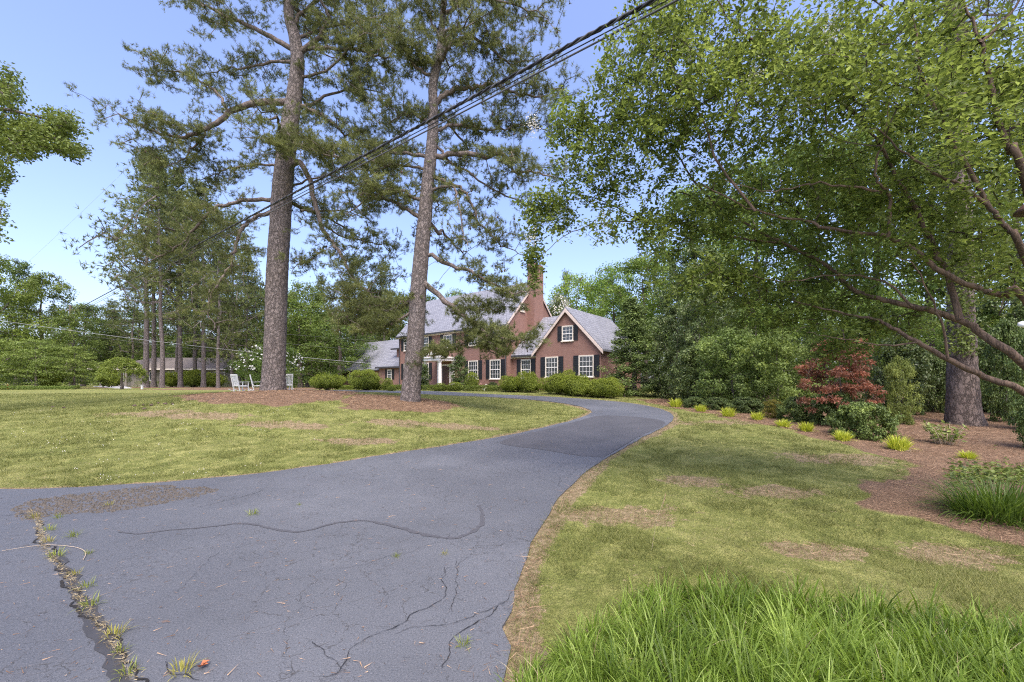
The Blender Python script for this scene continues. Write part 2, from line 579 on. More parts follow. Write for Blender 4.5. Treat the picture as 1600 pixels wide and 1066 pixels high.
def masks(x, y):
    """mulch, dry, on-drive signed distance (positive outside)"""
    w = (vnoise(x, y, 1.7, 1) - .5) * .9 + (vnoise(x, y, 5.1, 2) - .5) * .4
    mul = np.zeros(x.shape)
    for bpoly in beds:
        sdist = edge_dist(x, y, bpoly) * np.where(in_poly(x, y, bpoly), 1, -1)
        mul = np.maximum(mul, np.clip((sdist + w * .8) / .35 + .5, 0, 1))
    dd = edge_dist(x, y, drive_poly) * np.where(in_poly(x, y, drive_poly), -1, 1)
    right = x > -0.5 + 0 * y
    dry = np.clip(1 - dd / np.where(right, .10 + .30 * vnoise(x, y, 1.1, 3), .12), 0, 1) * (dd > -.2)
    for cx, cy, rx, ry in bare:
        q = np.hypot((x - cx) / rx, (y - cy) / ry) * .8 + w * 1.1 + (vnoise(x, y, 7.3, 9) - .5) * .9
        dry = np.maximum(dry, np.clip(1.35 - q, 0, 1) * .62)
    return mul, dry, dd


# polar ground grid: fine near the camera, coarse at the horizon
nr, na = 430, 420
rad = 1.1 * (900 / 1.1) ** (np.linspace(0, 1, nr) ** 1.25)
ang = R(np.linspace(-75, 75, na))
rg, ag = np.meshgrid(rad, ang, indexing='ij')
gx, gy = rg * np.sin(ag), rg * np.cos(ag) - .6
gz = hgt(gx, gy)
mul, dry, dd = masks(gx, gy)
gz = gz - .07 * np.clip(-dd / .14, 0, 1) + .015 * (vnoise(gx, gy, 3, 5) - .5) * (rg < 40) + mul * .02
idx = np.arange(nr * na).reshape(nr, na)
q = np.stack([idx[:-1, :-1], idx[1:, :-1], idx[1:, 1:], idx[:-1, 1:]], -1).reshape(-1, 4)[:, ::-1]
GV = np.column_stack([gx.ravel(), gy.ravel(), gz.ravel()])
# the land behind and beside the camera
nv = len(GV)
bx = np.array([[-900, -900], [900, -900], [900, 240], [-900, 240], [-18, -3.], [18, -3.]])

m, nt, b = new_mat('lawn and mulch'); M['ground'] = m
tc = N(nt, 'ShaderNodeTexCoord'); O = tc.outputs['Object']
am = N(nt, 'ShaderNodeAttribute', attribute_name='mulch'); ad = N(nt, 'ShaderNodeAttribute', attribute_name='dry')
n1 = noise(nt, .55, 6, .65, O); n2 = noise(nt, 3.2, 6, .7, O); n3 = noise(nt, 40, 4, .7, O); n4 = noise(nt, 11, 5, .7, O); n5 = noise(nt, .18, 3, .5, O)
g = ramp(nt, n2.outputs['Fac'], [(.3, (.08, .10, .024)), (.48, (.175, .192, .055)), (.68, (.34, .335, .12))])
dryc = ramp(nt, n4.outputs['Fac'], [(.3, (.13, .105, .05)), (.5, (.25, .19, .11)), (.72, (.38, .30, .19))])
f1 = ramp(nt, n1.outputs['Fac'], [(.46, (0, 0, 0)), (.68, (.8, .8, .8))])
col = mix(nt, math_n(nt, 'MULTIPLY', f1.outputs[0], ramp(nt, n4.outputs['Fac'], [(.4, (0, 0, 0)), (.6, (.65, .65, .65))]).outputs[0]), g.outputs[0], (.28, .235, .12))
col = mix(nt, math_n(nt, 'MULTIPLY', n5.outputs['Fac'], .35), col, (.20, .235, .05))
fd = math_n(nt, 'GREATER_THAN', math_n(nt, 'ADD', ad.outputs['Fac'], math_n(nt, 'MULTIPLY', n4.outputs['Fac'], .6)), .72)
fd = ramp(nt, math_n(nt, 'ADD', ad.outputs['Fac'], math_n(nt, 'MULTIPLY', math_n(nt, 'ADD', n4.outputs['Fac'], n3.outputs['Fac']), .8)), [(.95, (0, 0, 0)), (1.45, (1, 1, 1))]).outputs[0]
col = mix(nt, fd, col, dryc.outputs[0])
mc = ramp(nt, n3.outputs['Fac'], [(.25, (.075, .048, .03)), (.5, (.175, .112, .07)), (.72, (.32, .22, .14))])
fm = ramp(nt, math_n(nt, 'ADD', am.outputs['Fac'], math_n(nt, 'MULTIPLY', n4.outputs['Fac'], .5)), [(.62, (0, 0, 0)), (.92, (1, 1, 1))]).outputs[0]
col = mix(nt, fm, col, mc.outputs[0])
sp = ramp(nt, n3.outputs['Fac'], [(.3, (.62, .62, .62)), (.6, (1, 1, 1))])
col = mix(nt, .8, col, sp.outputs[0], 'MULTIPLY')
nt.links.new(col, b.inputs['Base Color']); b.inputs['Roughness'].default_value = .95
b.inputs['Specular IOR Level'].default_value = .15
bump(nt, b, math_n(nt, 'ADD', n3.outputs['Fac'], n4.outputs['Fac']), .9, .03)

me = mesh_np('ground', GV, q, M['ground'], smooth=True)
for nm, arr in (('mulch', mul), ('dry', dry)):
    a = me.attributes.new(nm, 'FLOAT', 'POINT'); a.data.foreach_set('value', arr.ravel().astype(np.float32))
tag(link('ground', me), kind='structure')
# asphalt and land behind the camera, out of view
bb = MB().box(-900, 900, -900, -.1, -2.0, -.08)
tag(bb.build('terrain', M['ground']), kind='structure')

# driveway sheet
m, nt, b = new_mat('old asphalt'); M['asphalt'] = m
tc = N(nt, 'ShaderNodeTexCoord'); O = tc.outputs['Object']
n1 = noise(nt, .5, 6, .6, O); n2 = noise(nt, 90, 3, .7, O); n3 = noise(nt, 2.2, 5, .65, O); n6 = noise(nt, 260, 2, .6, O)
c = ramp(nt, n1.outputs['Fac'], [(.3, (.088, .094, .103)), (.5, (.117, .124, .135)), (.72, (.158, .166, .178))])
nbig = noise(nt, .14, 3, .55, O)
col = mix(nt, ramp(nt, nbig.outputs['Fac'], [(.42, (0, 0, 0)), (.56, (.75, .75, .75))]).outputs[0], c.outputs[0], (.078, .083, .093))
col = mix(nt, math_n(nt, 'MULTIPLY', n3.outputs['Fac'], .4), col, (.098, .104, .115))
spk = ramp(nt, n2.outputs['Fac'], [(.3, (.45, .45, .45)), (.45, (.92, .92, .92)), (.6, (1.0, 1.0, 1.0)), (.72, (1.7, 1.65, 1.6))])
col = mix(nt, 1.0, col, spk.outputs[0], 'MULTIPLY')
# alligator cracking in worn zones
wv = N(nt, 'ShaderNodeVectorMath', operation='MULTIPLY_ADD'); wv.inputs[1].default_value = (.25, .25, .25)
nd = noise(nt, 3, 4, .7, O); nt.links.new(nd.outputs['Color'], wv.inputs[0]); nt.links.new(O, wv.inputs[2])
v1 = N(nt, 'ShaderNodeTexVoronoi', Scale=3.4, feature='DISTANCE_TO_EDGE'); nt.links.new(wv.outputs[0], v1.inputs['Vector'])
v2 = N(nt, 'ShaderNodeTexVoronoi', Scale=9, feature='DISTANCE_TO_EDGE'); nt.links.new(wv.outputs[0], v2.inputs['Vector'])
e1 = ramp(nt, v1.outputs['Distance'], [(0, (1, 1, 1)), (.022, (0, 0, 0))])
e2 = ramp(nt, v2.outputs['Distance'], [(0, (1, 1, 1)), (.03, (0, 0, 0))])
nzn = noise(nt, .9, 3, .6, O); z1 = ramp(nt, nzn.outputs['Fac'], [(.46, (0, 0, 0)), (.54, (1, 1, 1))])
nzm = noise(nt, 1.7, 4, .6, O); z2 = ramp(nt, nzm.outputs['Fac'], [(.52, (0, 0, 0)), (.6, (1, 1, 1))])
cr = math_n(nt, 'MAXIMUM', math_n(nt, 'MULTIPLY', e1.outputs[0], z1.outputs[0]), math_n(nt, 'MULTIPLY', e2.outputs[0], z2.outputs[0]))
cr = math_n(nt, 'MULTIPLY', cr, ramp(nt, noise(nt, 13, 3, .6, O).outputs['Fac'], [(.4, (0, 0, 0)), (.55, (1, 1, 1))]).outputs[0])
col = mix(nt, math_n(nt, 'MULTIPLY', cr, .85), col, (.05, .048, .045))
nt.links.new(col, b.inputs['Base Color'])
b.inputs['Specular IOR Level'].default_value = .4
rr_ = ramp(nt, n3.outputs['Fac'], [(.3, (.48, .48, .48)), (.7, (.66, .66, .66))]); nt.links.new(rr_.outputs[0], b.inputs['Roughness'])
bump(nt, b, math_n(nt, 'SUBTRACT', math_n(nt, 'ADD', n2.outputs['Fac'], math_n(nt, 'MULTIPLY', n6.outputs['Fac'], .5)), cr), .5, .006)

px_, py_ = np.meshgrid(np.arange(-29, 6.3, .55), np.arange(-6.5, 36, .55))
px_ = px_ + (py_ % 1.1) * .2
ins = in_poly(px_, py_, drive_poly) & (edge_dist(px_, py_, drive_poly) > .18)
pin = np.column_stack([px_[ins], py_[ins]])
allp = [Vector(p) for p in drive_poly] + [Vector(p) for p in pin]
nb = len(drive_poly)
vo, ed, fo, *_ = geometry.delaunay_2d_cdt(allp, [(i, (i + 1) % nb) for i in range(nb)], [], 1, 1e-5)
V2 = np.array([(v.x, v.y) for v in vo]); T2 = np.array([f for f in fo if len(f) == 3])
Z2 = hgt(V2[:, 0], V2[:, 1]) + .012
dv = np.column_stack([V2, Z2])
a_, b2, c2 = dv[T2[:, 0]], dv[T2[:, 1]], dv[T2[:, 2]]
flip = np.cross(b2 - a_, c2 - a_)[:, 2] < 0
T2[flip] = T2[flip][:, ::-1]
# crumbling rim: a skirt down from the edge
zb = hgt(drive_poly[:, 0], drive_poly[:, 1])
k0 = len(dv)
rim = np.vstack([np.column_stack([drive_poly, zb + .012]), np.column_stack([drive_poly, zb - .1])])
qi = np.arange(nb); qj = (qi + 1) % nb
rq = np.stack([k0 + qi, k0 + nb + qi, k0 + nb + qj, k0 + qj], -1)
tag(link('driveway', mesh_np('driveway', np.vstack([dv, rim]), [T2, rq], M['asphalt'], smooth=False)), kind='structure')


def strip(name, pts_px, wpx, mat, dz, kind='structure', seed=0, rough=.35, step=.05, jag=0.0):
    """a ragged band on the asphalt along a line given in photograph pixels; width in metres"""
    g_ = np.array([gp(*p) for p in pts_px])[:, :2]
    w_ = np.interp(np.linspace(0, 1, 200), np.linspace(0, 1, len(wpx)), wpx)
    line = densify(smooth_line(g_), step)
    r_ = np.random.default_rng(seed)
    n_ = len(line)
    tn = np.gradient(line, axis=0); tn = nrm(tn); nn = np.column_stack([-tn[:, 1], tn[:, 0]])
    wob = np.convolve(r_.normal(0, 1, n_ + 8), np.ones(9) / 3, 'valid')[:n_] * .02 * rough
    if jag:
        wob = wob + jag * 2 * (vnoise(np.arange(n_) * step, np.full(n_, seed * 3.3), 4.0, seed) - .5) + jag * (vnoise(np.arange(n_) * step, np.full(n_, seed * 1.3), 15.0, seed + 1) - .5)
    line = line + nn * wob[:, None]
    W = np.interp(np.linspace(0, 1, n_), np.linspace(0, 1, 200), w_) / 2
    l = line + nn * (W * (1 + r_.normal(0, rough, n_)))[:, None]; r2 = line - nn * (W * (1 + r_.normal(0, rough, n_)))[:, None]
    v = np.vstack([l, r2]); v = np.column_stack([v, hgt(v[:, 0], v[:, 1]) + dz])
    i = np.arange(n_ - 1)
    return v, np.stack([i, i + 1, i + 1 + n_, i + n_], -1)


def joined(name, strips, mat, kind='structure'):
    mb = MB()
    for v, q_ in strips: mb.add(v, q_)
    return tag(mb.build(name, mat), kind=kind)


o = joined('tar_band', [strip('', [(75, 868), (100, 895), (125, 930), (150, 975), (178, 1030), (205, 1080), (240, 1150)], [.05, .08, .06, .085, .07, .09], None, .017, seed=1, rough=.2, jag=.05),
                        ], M['tar'])
o = joined('sealed_crack', [strip('', [(186, 834), (215, 838), (255, 832), (330, 826), (385, 818), (430, 830), (470, 836), (520, 820), (570, 815), (610, 823), (665, 840), (710, 845), (745, 832), (757, 810), (748, 792)],
                                  [.02, .035, .03, .035, .04, .045, .05, .05, .045, .04], None, .016, seed=2, rough=.35)], M['sealer'])
ck = []
for i, (pts, w) in enumerate([([(60, 800), (62, 835), (75, 870), (105, 900), (122, 930), (135, 960), (160, 985), (178, 1015), (215, 1070), (240, 1120)], .03),
                              ([(530, 1066), (545, 1045), (572, 1012), (620, 985), (660, 960), (700, 940), (690, 910), (700, 890)], .008),
                              ([(545, 1048), (500, 1030), (480, 1015)], .006), ([(260, 1040), (262, 1060), (300, 1080)], .008), ([(620, 990), (680, 985), (720, 975), (795, 945)], .007),
                              ([(700, 1055), (720, 1010), (750, 985), (775, 960), (800, 930)], .008), ([(700, 960), (715, 930), (706, 905), (710, 880)], .006),
                              ([(505, 1066), (540, 1050)], .006), ([(740, 870), (700, 890), (690, 905)], .005), ([(0, 808), (40, 806), (62, 812)], .015), ([(280, 930), (330, 870), (420, 850)], .004),
                              ([(310, 795), (345, 788), (385, 776), (415, 768)], .012), ([(500, 900), (560, 890), (650, 860), (700, 850)], .004), ([(870, 762), (880, 745), (945, 717)], .006)]):
    ck.append(strip('', pts, [w * .35, w * .6, w * .35], None, .019, seed=10 + i, rough=.55, step=.02, jag=.05))
joined('pavement_crack', ck, M['crack'])
# darker resurfaced stretch at the bend, its seam a thin lighter lip
bp = densify(smooth_line([gp(*p)[:2] for p in [(943, 716), (905, 714), (865, 706), (815, 700), (775, 694), (800, 684), (868, 668), (912, 656), (935, 649), (1000, 652), (1042, 659), (1035, 667), (996, 684)]]), .2)
bp = bp + np.random.default_rng(5).normal(0, .02, bp.shape)
bin_ = np.array([(x_, y_) for x_ in np.arange(-2, 8, .45) for y_ in np.arange(7, 18, .45)])
bi_ = in_poly(bin_[:, 0], bin_[:, 1], bp) & (edge_dist(bin_[:, 0], bin_[:, 1], bp) > .15)
vo, ed, fo, *_ = geometry.delaunay_2d_cdt([Vector(p) for p in bp] + [Vector(p) for p in bin_[bi_]], [(i, (i + 1) % len(bp)) for i in range(len(bp))], [], 1, 1e-5)
pv2 = np.array([(v.x, v.y) for v in vo]); pt2 = np.array([f for f in fo if len(f) == 3])
pv3 = np.column_stack([pv2, hgt(pv2[:, 0], pv2[:, 1]) + .0165])
fl2 = np.cross(pv3[pt2[:, 1]] - pv3[pt2[:, 0]], pv3[pt2[:, 2]] - pv3[pt2[:, 0]])[:, 2] < 0
pt2[fl2] = pt2[fl2][:, ::-1]
M['asphalt_dark'] = plain('stained asphalt', (.07, .07, .073), .62, 1.3, .4, .004)
tag(link('driveway_patch', mesh_np('driveway_patch', pv3, pt2, M['asphalt_dark'])), kind='structure')
# coarse worn patch near the edge of the lawn
wp = np.array([gp(*p) for p in [(36, 785), (110, 772), (220, 765), (335, 762), (310, 777), (230, 796), (140, 808), (70, 812), (40, 806)]])[:, :2]
k = 4200
x0, y0 = wp.min(0) - .1; x1, y1 = wp.max(0) + .1
sx, sy = rng.uniform(x0, x1, k), rng.uniform(y0, y1, k)
sdv = edge_dist(sx, sy, wp) * np.where(in_poly(sx, sy, wp), 1, -1)
ok = (sdv + (vnoise(sx, sy, 4, 8) - .4) * .35 > 0)
sx, sy = sx[ok], sy[ok]; k = len(sx)
octv = np.array([[1, 0, 0], [-.5, .87, 0], [-.5, -.87, 0], [0, 0, .8]])
an = rng.uniform(0, 6.3, k); s_ = rng.uniform(.008, .024, k)
rot = np.stack([np.stack([np.cos(an), -np.sin(an)], -1), np.stack([np.sin(an), np.cos(an)], -1)], -2)
pv = np.empty((k, 4, 3)); pv[:, :, :2] = np.einsum('nij,vj->nvi', rot, octv[:, :2]) * s_[:, None, None]; pv[:, :, 2] = octv[:, 2] * s_[:, None]
pv += np.column_stack([sx, sy, hgt(sx, sy) + .013])[:, None, :]
ti = np.array([[0, 1, 3], [1, 2, 3], [2, 0, 3]])
tag(link('gravel', mesh_np('gravel', pv.reshape(-1, 3), (ti[None] + (np.arange(k) * 4)[:, None, None]).reshape(-1, 3), M['pebble'])), label='loose dark aggregate on the worn corner of the asphalt', kind='stuff')


# ------------------------------------------------------------------ leaves and blades
def rand_dirs(n, r_=rng):
    return nrm(r_.normal(size=(n, 3)))


def leaves(pos, dirn, up, length, width, fold=.25, r_=rng):
    """one folded leaf (2 triangles) per point"""
    n = len(pos)
    dirn = nrm(dirn); side = nrm(np.cross(dirn, up)); nn = np.cross(side, dirn)
    L = np.broadcast_to(length, (n,))[:, None]; W = np.broadcast_to(width, (n,))[:, None]
    v = np.empty((n, 4, 3))
    v[:, 0] = pos
    v[:, 1] = pos + dirn * L * .48 + side * W * .5 + nn * W * fold
    v[:, 2] = pos + dirn * L
    v[:, 3] = pos + dirn * L * .48 - side * W * .5 + nn * W * fold
    b0 = (np.arange(n) * 4)[:, None]
    t = np.concatenate([b0 + np.array([0, 1, 2]), b0 + np.array([0, 2, 3])])
    return v.reshape(-1, 3), t


def needles(pos, dirn, length, width):
    n = len(pos)
    dirn = nrm(dirn); side = nrm(np.cross(dirn, rand_dirs(n)))
    L = np.broadcast_to(length, (n,))[:, None]; W = np.broadcast_to(width, (n,))[:, None]
    v = np.empty((n, 3, 3))
    v[:, 0] = pos - side * W * .5; v[:, 1] = pos + side * W * .5; v[:, 2] = pos + dirn * L
    return v.reshape(-1, 3), np.arange(n * 3).reshape(-1, 3)


def arcs(pos, az, lean, length, width, segs=3, droop=1.0):
    """arching grass blades: strips of `segs` quads narrowing to a tip"""
    n = len(pos)
    h = np.column_stack([np.cos(az), np.sin(az), np.zeros(n)])
    side = np.column_stack([-np.sin(az), np.cos(az), np.zeros(n)])
    tw = rng.normal(0, .5, n)
    side = nrm(side * np.cos(tw)[:, None] + h * np.sin(tw)[:, None])
    pts = []
    cur = pos.copy(); a = lean.copy()
    for s_ in range(segs + 1):
        pts.append(cur.copy())
        d_ = h * np.sin(a)[:, None] + np.array([0, 0, 1.]) * np.cos(a)[:, None]
        cur = cur + d_ * (length / segs)[:, None]
        a = a + droop * (.25 + lean * .6) / segs * 1.6
    prof = np.array([.8, 1.0, .8, .5, .3])[:segs] if segs > 2 else np.array([1.0, .7])
    rows = []
    for s_ in range(segs):
        w_ = (width * prof[s_])[:, None] * .5
        rows += [pts[s_] - side * w_, pts[s_] + side * w_]
    rows.append(pts[segs])
    v = np.stack(rows, 1)
    k_ = 2 * segs + 1
    t = []
    for s_ in range(segs - 1):
        a0 = 2 * s_
        t += [[a0, a0 + 1, a0 + 3], [a0, a0 + 3, a0 + 2]]
    t.append([2 * segs - 2, 2 * segs - 1, 2 * segs])
    t = np.array(t)
    return v.reshape(-1, 3), (t[None] + (np.arange(n) * k_)[:, None, None]).reshape(-1, 3), k_


class Skel:
    """a growing tree skeleton: limbs given first, twigs attached to the nearest wood"""
    def __init__(s, seed=0):
        s.p = []; s.par = []; s.r = []; s.paths = []; s.w = []; s.rs = np.random.default_rng(seed)

    def limb(s, pts, radii, parent=None):
        pts = np.asarray(pts, float); radii = np.asarray(radii, float)
        idx_ = []
        prev = -1 if parent is None else parent
        for i in range(len(pts)):
            s.p.append(pts[i]); s.par.append(prev); s.r.append(radii[i]); prev = len(s.p) - 1; idx_.append(prev)
        return idx_

    def nearest(s, q_):
        A = np.array(s.p)
        return int(np.argmin(((A - q_) ** 2).sum(1)))

    def attach(s, targets, step=.5, sag=.1, rtip=.006, allowed=None, curve=.25, grow=.42):
        base = np.array(s.p if allowed is None else [s.p[i] for i in allowed])
        bi = np.arange(len(s.p)) if allowed is None else np.array(allowed)
        d0 = np.min(((targets[:, None] - base[None]) ** 2).sum(-1), 1) if len(base) * len(targets) < 4e7 else ((targets - base.mean(0)) ** 2).sum(1)
        order = np.argsort(d0)
        cap = len(base) + len(targets) * 9
        A = np.empty((cap, 3)); A[:len(base)] = base; AI = np.empty(cap, int); AI[:len(base)] = bi; m_ = len(base)
        first = len(s.p); paths = []
        tips = np.empty((len(targets), 3)); tipi = np.zeros(len(targets), int)
        for ti_ in order:
            T = targets[ti_]
            D = A[:m_] - T
            k_ = int(np.argmin((D ** 2).sum(1)))
            a = A[k_]; L = np.linalg.norm(T - a)
            ns = int(np.clip(L / step, 1, 8))
            pr = AI[k_]
            mid = (a + T) / 2 + s.rs.normal(0, 1, 3) * L * curve * .4 + np.array([0, 0, sag * L])
            path = [pr]
            for j in range(1, ns + 1):
                u = j / ns
                p_ = (1 - u) ** 2 * a + 2 * u * (1 - u) * mid + u * u * T
                s.p.append(p_); s.par.append(pr); s.r.append(0.0); pr = len(s.p) - 1; path.append(pr)
                A[m_] = p_; AI[m_] = pr; m_ += 1
            paths.append(path); tipi[ti_] = pr; tips[ti_] = nrm(T - a)
        w_ = np.zeros(len(s.p)); w_[tipi] = 1
        par = np.array(s.par)
        for i in range(len(s.p) - 1, first - 1, -1):
            if par[i] >= 0: w_[par[i]] += w_[i]
        rs = rtip * np.maximum(w_, 1) ** grow
        for i in range(first, len(s.p)): s.r[i] = rs[i]
        s.paths += paths
        return tips

    def twig_mesh(s, big=5, small=3, thr=.02, minr=0.0):
        mb = MB(); Pn = np.array(s.p); Rn = np.array(s.r)
        for path in s.paths:
            r_ = Rn[path].copy(); r_[0] = min(r_[0], r_[1] * 1.15)
            if r_.max() < minr: continue
            v, q_ = tube_np(Pn[path], r_, big if r_.max() > thr else small)
            mb.add(v, q_)
        return mb


def catmull(pts, n=4):
    pts = np.asarray(pts, float)
    if len(pts) < 3: return np.array([pts[0] + (pts[-1] - pts[0]) * t for t in np.linspace(0, 1, n + 1)])
    Pp = np.vstack([2 * pts[0] - pts[1], pts, 2 * pts[-1] - pts[-2]])
    out = []
    for i in range(1, len(Pp) - 2):
        for t in np.linspace(0, 1, n, endpoint=False):
            a, b_, c_, d_ = Pp[i - 1], Pp[i], Pp[i + 1], Pp[i + 2]
            out.append(.5 * (2 * b_ + (c_ - a) * t + (2 * a - 5 * b_ + 4 * c_ - d_) * t ** 2 + (3 * b_ - a - 3 * c_ + d_) * t ** 3))
    out.append(pts[-1])
    return np.array(out)


def trunk_mesh(pts, rad, sides=20, flare=.35, seed=0, lump=.04, plates=0.0):
    pts = catmull(pts, 26 if plates else 8); rad = np.interp(np.linspace(0, 1, len(pts)), np.linspace(0, 1, len(rad)), rad)
    s_ = np.r_[0, np.cumsum(np.linalg.norm(np.diff(pts, axis=0), axis=1))]
    v, q_ = tube_np(pts, rad, sides)
    r_ = np.random.default_rng(seed)
    a = np.tile(np.arange(sides) * 2 * math.pi / sides, len(pts)); h_ = np.repeat(s_, sides)
    cen = np.repeat(pts, sides, 0)
    fl = flare * np.exp(-h_ / .5) * (1 + .5 * np.sin(a * 5 + r_.uniform(0, 6)) * np.exp(-h_ / .8))
    lm = lump * (np.sin(a * 2 + h_ * 1.3) * .5 + np.sin(a * 3 - h_ * 2.1 + 1) * .4 + r_.normal(0, .45, len(a)))
    if plates:      # scaly plates of bark, raised unevenly
        ca = a / (2 * math.pi) * 26
        row = np.floor(h_ / .16)
        pl = vnoise(ca + row * 3.7, h_ * 6.0, 1.0, seed + 5) + .6 * vnoise(ca * 2.1, h_ * 11, 1.0, seed + 6)
        lm = lm * .45 + plates * (np.round(pl * 5) / 5 - .8)
    v = cen + (v - cen) * (1 + fl + lm)[:, None]
    mb = MB(); mb.add(v, q_)
    return mb


def pine_foliage(tips, tdir, tufts=7, nn=20, spread=.33, L=.17, W=.016, up=.35, seed=1):
    r_ = np.random.default_rng(seed)
    n = len(tips)
    c = np.repeat(tips, tufts, 0) + r_.normal(0, spread, (n * tufts, 3)) * np.array([1, 1, .55])
    td = nrm(np.repeat(tdir, tufts, 0) * .8 + r_.normal(0, .5, (n * tufts, 3)) + np.array([0, 0, up]))
    base_t = np.repeat(np.clip(r_.normal(.45, .2, n), 0, 1), tufts)
    bt = np.clip(base_t + r_.normal(0, .13, n * tufts), 0, 1)
    k_ = n * tufts
    pos = np.repeat(c, nn, 0); ax = np.repeat(td, nn, 0)
    u = r_.uniform(-.12, .07, (k_ * nn, 1))
    pos = pos + ax * u
    d_ = nrm(ax * r_.uniform(.15, 1.1, (k_ * nn, 1)) + rand_dirs(k_ * nn, r_) * .85)
    v, t = needles(pos, d_, L * r_.uniform(.7, 1.15, k_ * nn), W)
    tint = np.repeat(np.clip(np.repeat(bt, nn) + r_.normal(0, .08, k_ * nn), 0, 1), 3)
    return v, t, tint, c


def cones_mesh(c, n, seed=0, s0=.05):
    r_ = np.random.default_rng(seed)
    c = c[r_.choice(len(c), n, replace=False)] + np.array([0, 0, -.12])
    o6 = np.array([[1, 0, 0], [0, 1, 0], [-1, 0, 0], [0, -1, 0], [0, 0, 1.7], [0, 0, -1.2]])
    f = np.array([[0, 1, 4], [1, 2, 4], [2, 3, 4], [3, 0, 4], [1, 0, 5], [2, 1, 5], [3, 2, 5], [0, 3, 5]])
    s_ = r_.uniform(.6, 1.1, n) * s0
    v = o6[None] * s_[:, None, None] + c[:, None]
    return v.reshape(-1, 3), (f[None] + (np.arange(n) * 6)[:, None, None]).reshape(-1, 3)


# ------------------------------------------------------------------ the two large pines
def hero_pine(label, d0, trunk_px, limbs, seed, extra, dens=1.0):
    rs = np.random.default_rng(seed)
    base = gp(trunk_px[0][0], trunk_px[0][1]) * 1.0
    d0 = base[1]
    origin = base - np.array([0, 0, .25])
    t = thing('pine_tree', label, 'tree', origin)
    tp = [P(a, b_, d0) for a, b_, w in trunk_px]; tr = [w / F * d0 / 2 / math.hypot(1, (a - 800) / F) for a, b_, w in trunk_px]
    tp[0] = origin.copy()
    tr[0] = tr[1] * 1.05
    tb = trunk_mesh([p - origin for p in tp], tr, 56, .22, seed, .03, .055)
    tb.build('trunk', M['bark_pine'], t, smooth=True)
    sk = Skel(seed)
    tpc = catmull(tp, 5); trc = np.interp(np.linspace(0, 1, len(tpc)), np.linspace(0, 1, len(tr)), tr)
    ti_ = sk.limb(tpc, trc)
    allowed = []
    targets = []
    def do_limb(pts, r0, n_t, spread, is_main=True, sub=True):
        k0_ = int(np.argmin(((tpc - pts[0]) ** 2).sum(1)))
        if np.linalg.norm(tpc[k0_] - pts[0]) < .9: pts = [tpc[k0_]] + list(pts)[1:]
        pc = catmull(pts, 5)
        pc[1:-1] += rs.normal(0, .035, (len(pc) - 2, 3))
        rc = r0 * (1 - np.linspace(0, 1, len(pc)) * .8)
        k_ = sk.limb(pc, rc, sk.nearest(pc[0]))
        allowed.extend(k_[len(k_) // 4:])
        mb = MB(); v, q_ = tube_np(pc - origin, rc, 8 if is_main else 5); mb.add(v, q_)
        mb.build('branch', M['bark_limb'], t, smooth=True)
        Lg = np.linalg.norm(np.diff(pc, axis=0), axis=1).sum()
        # twig targets around the outer part
        n_ = int(n_t * dens * 1.0)
        u = rs.beta(2.6, 1.3, n_)
        ii = np.clip((u * (len(pc) - 1)).astype(int), 0, len(pc) - 1)
        off = rs.normal(0, 1, (n_, 3)) * np.array([1, 1, .55]) * (spread * (.35 + .8 * u))[:, None]
        off[:, 2] += .12
        targets.append(pc[ii] + off)
    for pts, dd_, r0, n_t, sp_ in limbs:
        m_ = len(pts)
        pp = [P(a, b_, d0 + dd_ * (i / (m_ - 1)) ** 1.0) for i, (a, b_) in enumerate(pts)]
        do_limb(pp, r0, n_t, sp_)
    for z, azd, Lb, rise, n_t in extra:        # limbs that point towards and away from the camera
        k_ = int(np.argmin(np.abs(tpc[:, 2] - z)))
        a = R(azd); h_ = np.array([math.cos(a), math.sin(a), 0])
        pp = [tpc[k_] + h_ * Lb * u + np.array([0, 0, rise * u - .9 * u * u]) + (rs.normal(0, .22, 3) if u > 0 else 0) for u in (0, .25, .5, .75, 1)]
        do_limb(pp, .045 + .012 * Lb, n_t, .75)
    T = np.vstack(targets)
    td = sk.attach(T, .45, .06, .009, allowed)
    mb = sk.twig_mesh(4, 3, .03)
    o_ = mb.build('twigs', M['bark_limb'], t)
    o_['kind'] = 'stuff'
    me_ = o_.data
    co = np.empty(len(me_.vertices) * 3, np.float32); me_.vertices.foreach_get('co', co)
    me_.vertices.foreach_set('co', (co.reshape(-1, 3) - origin).astype(np.float32).ravel())
    v, f, tint, c = pine_foliage(T, td, 9, 26, .14, .155, .0135, .3, seed)
    o_ = link('foliage', mesh_np('foliage', v - origin, f, M['pine'], tint), t)
    v, f = cones_mesh(c, 420, seed, .045)
    o_ = link('pinecones', mesh_np('pinecones', v - origin, f, M['cone']), t); o_['kind'] = 'stuff'
    return t, T


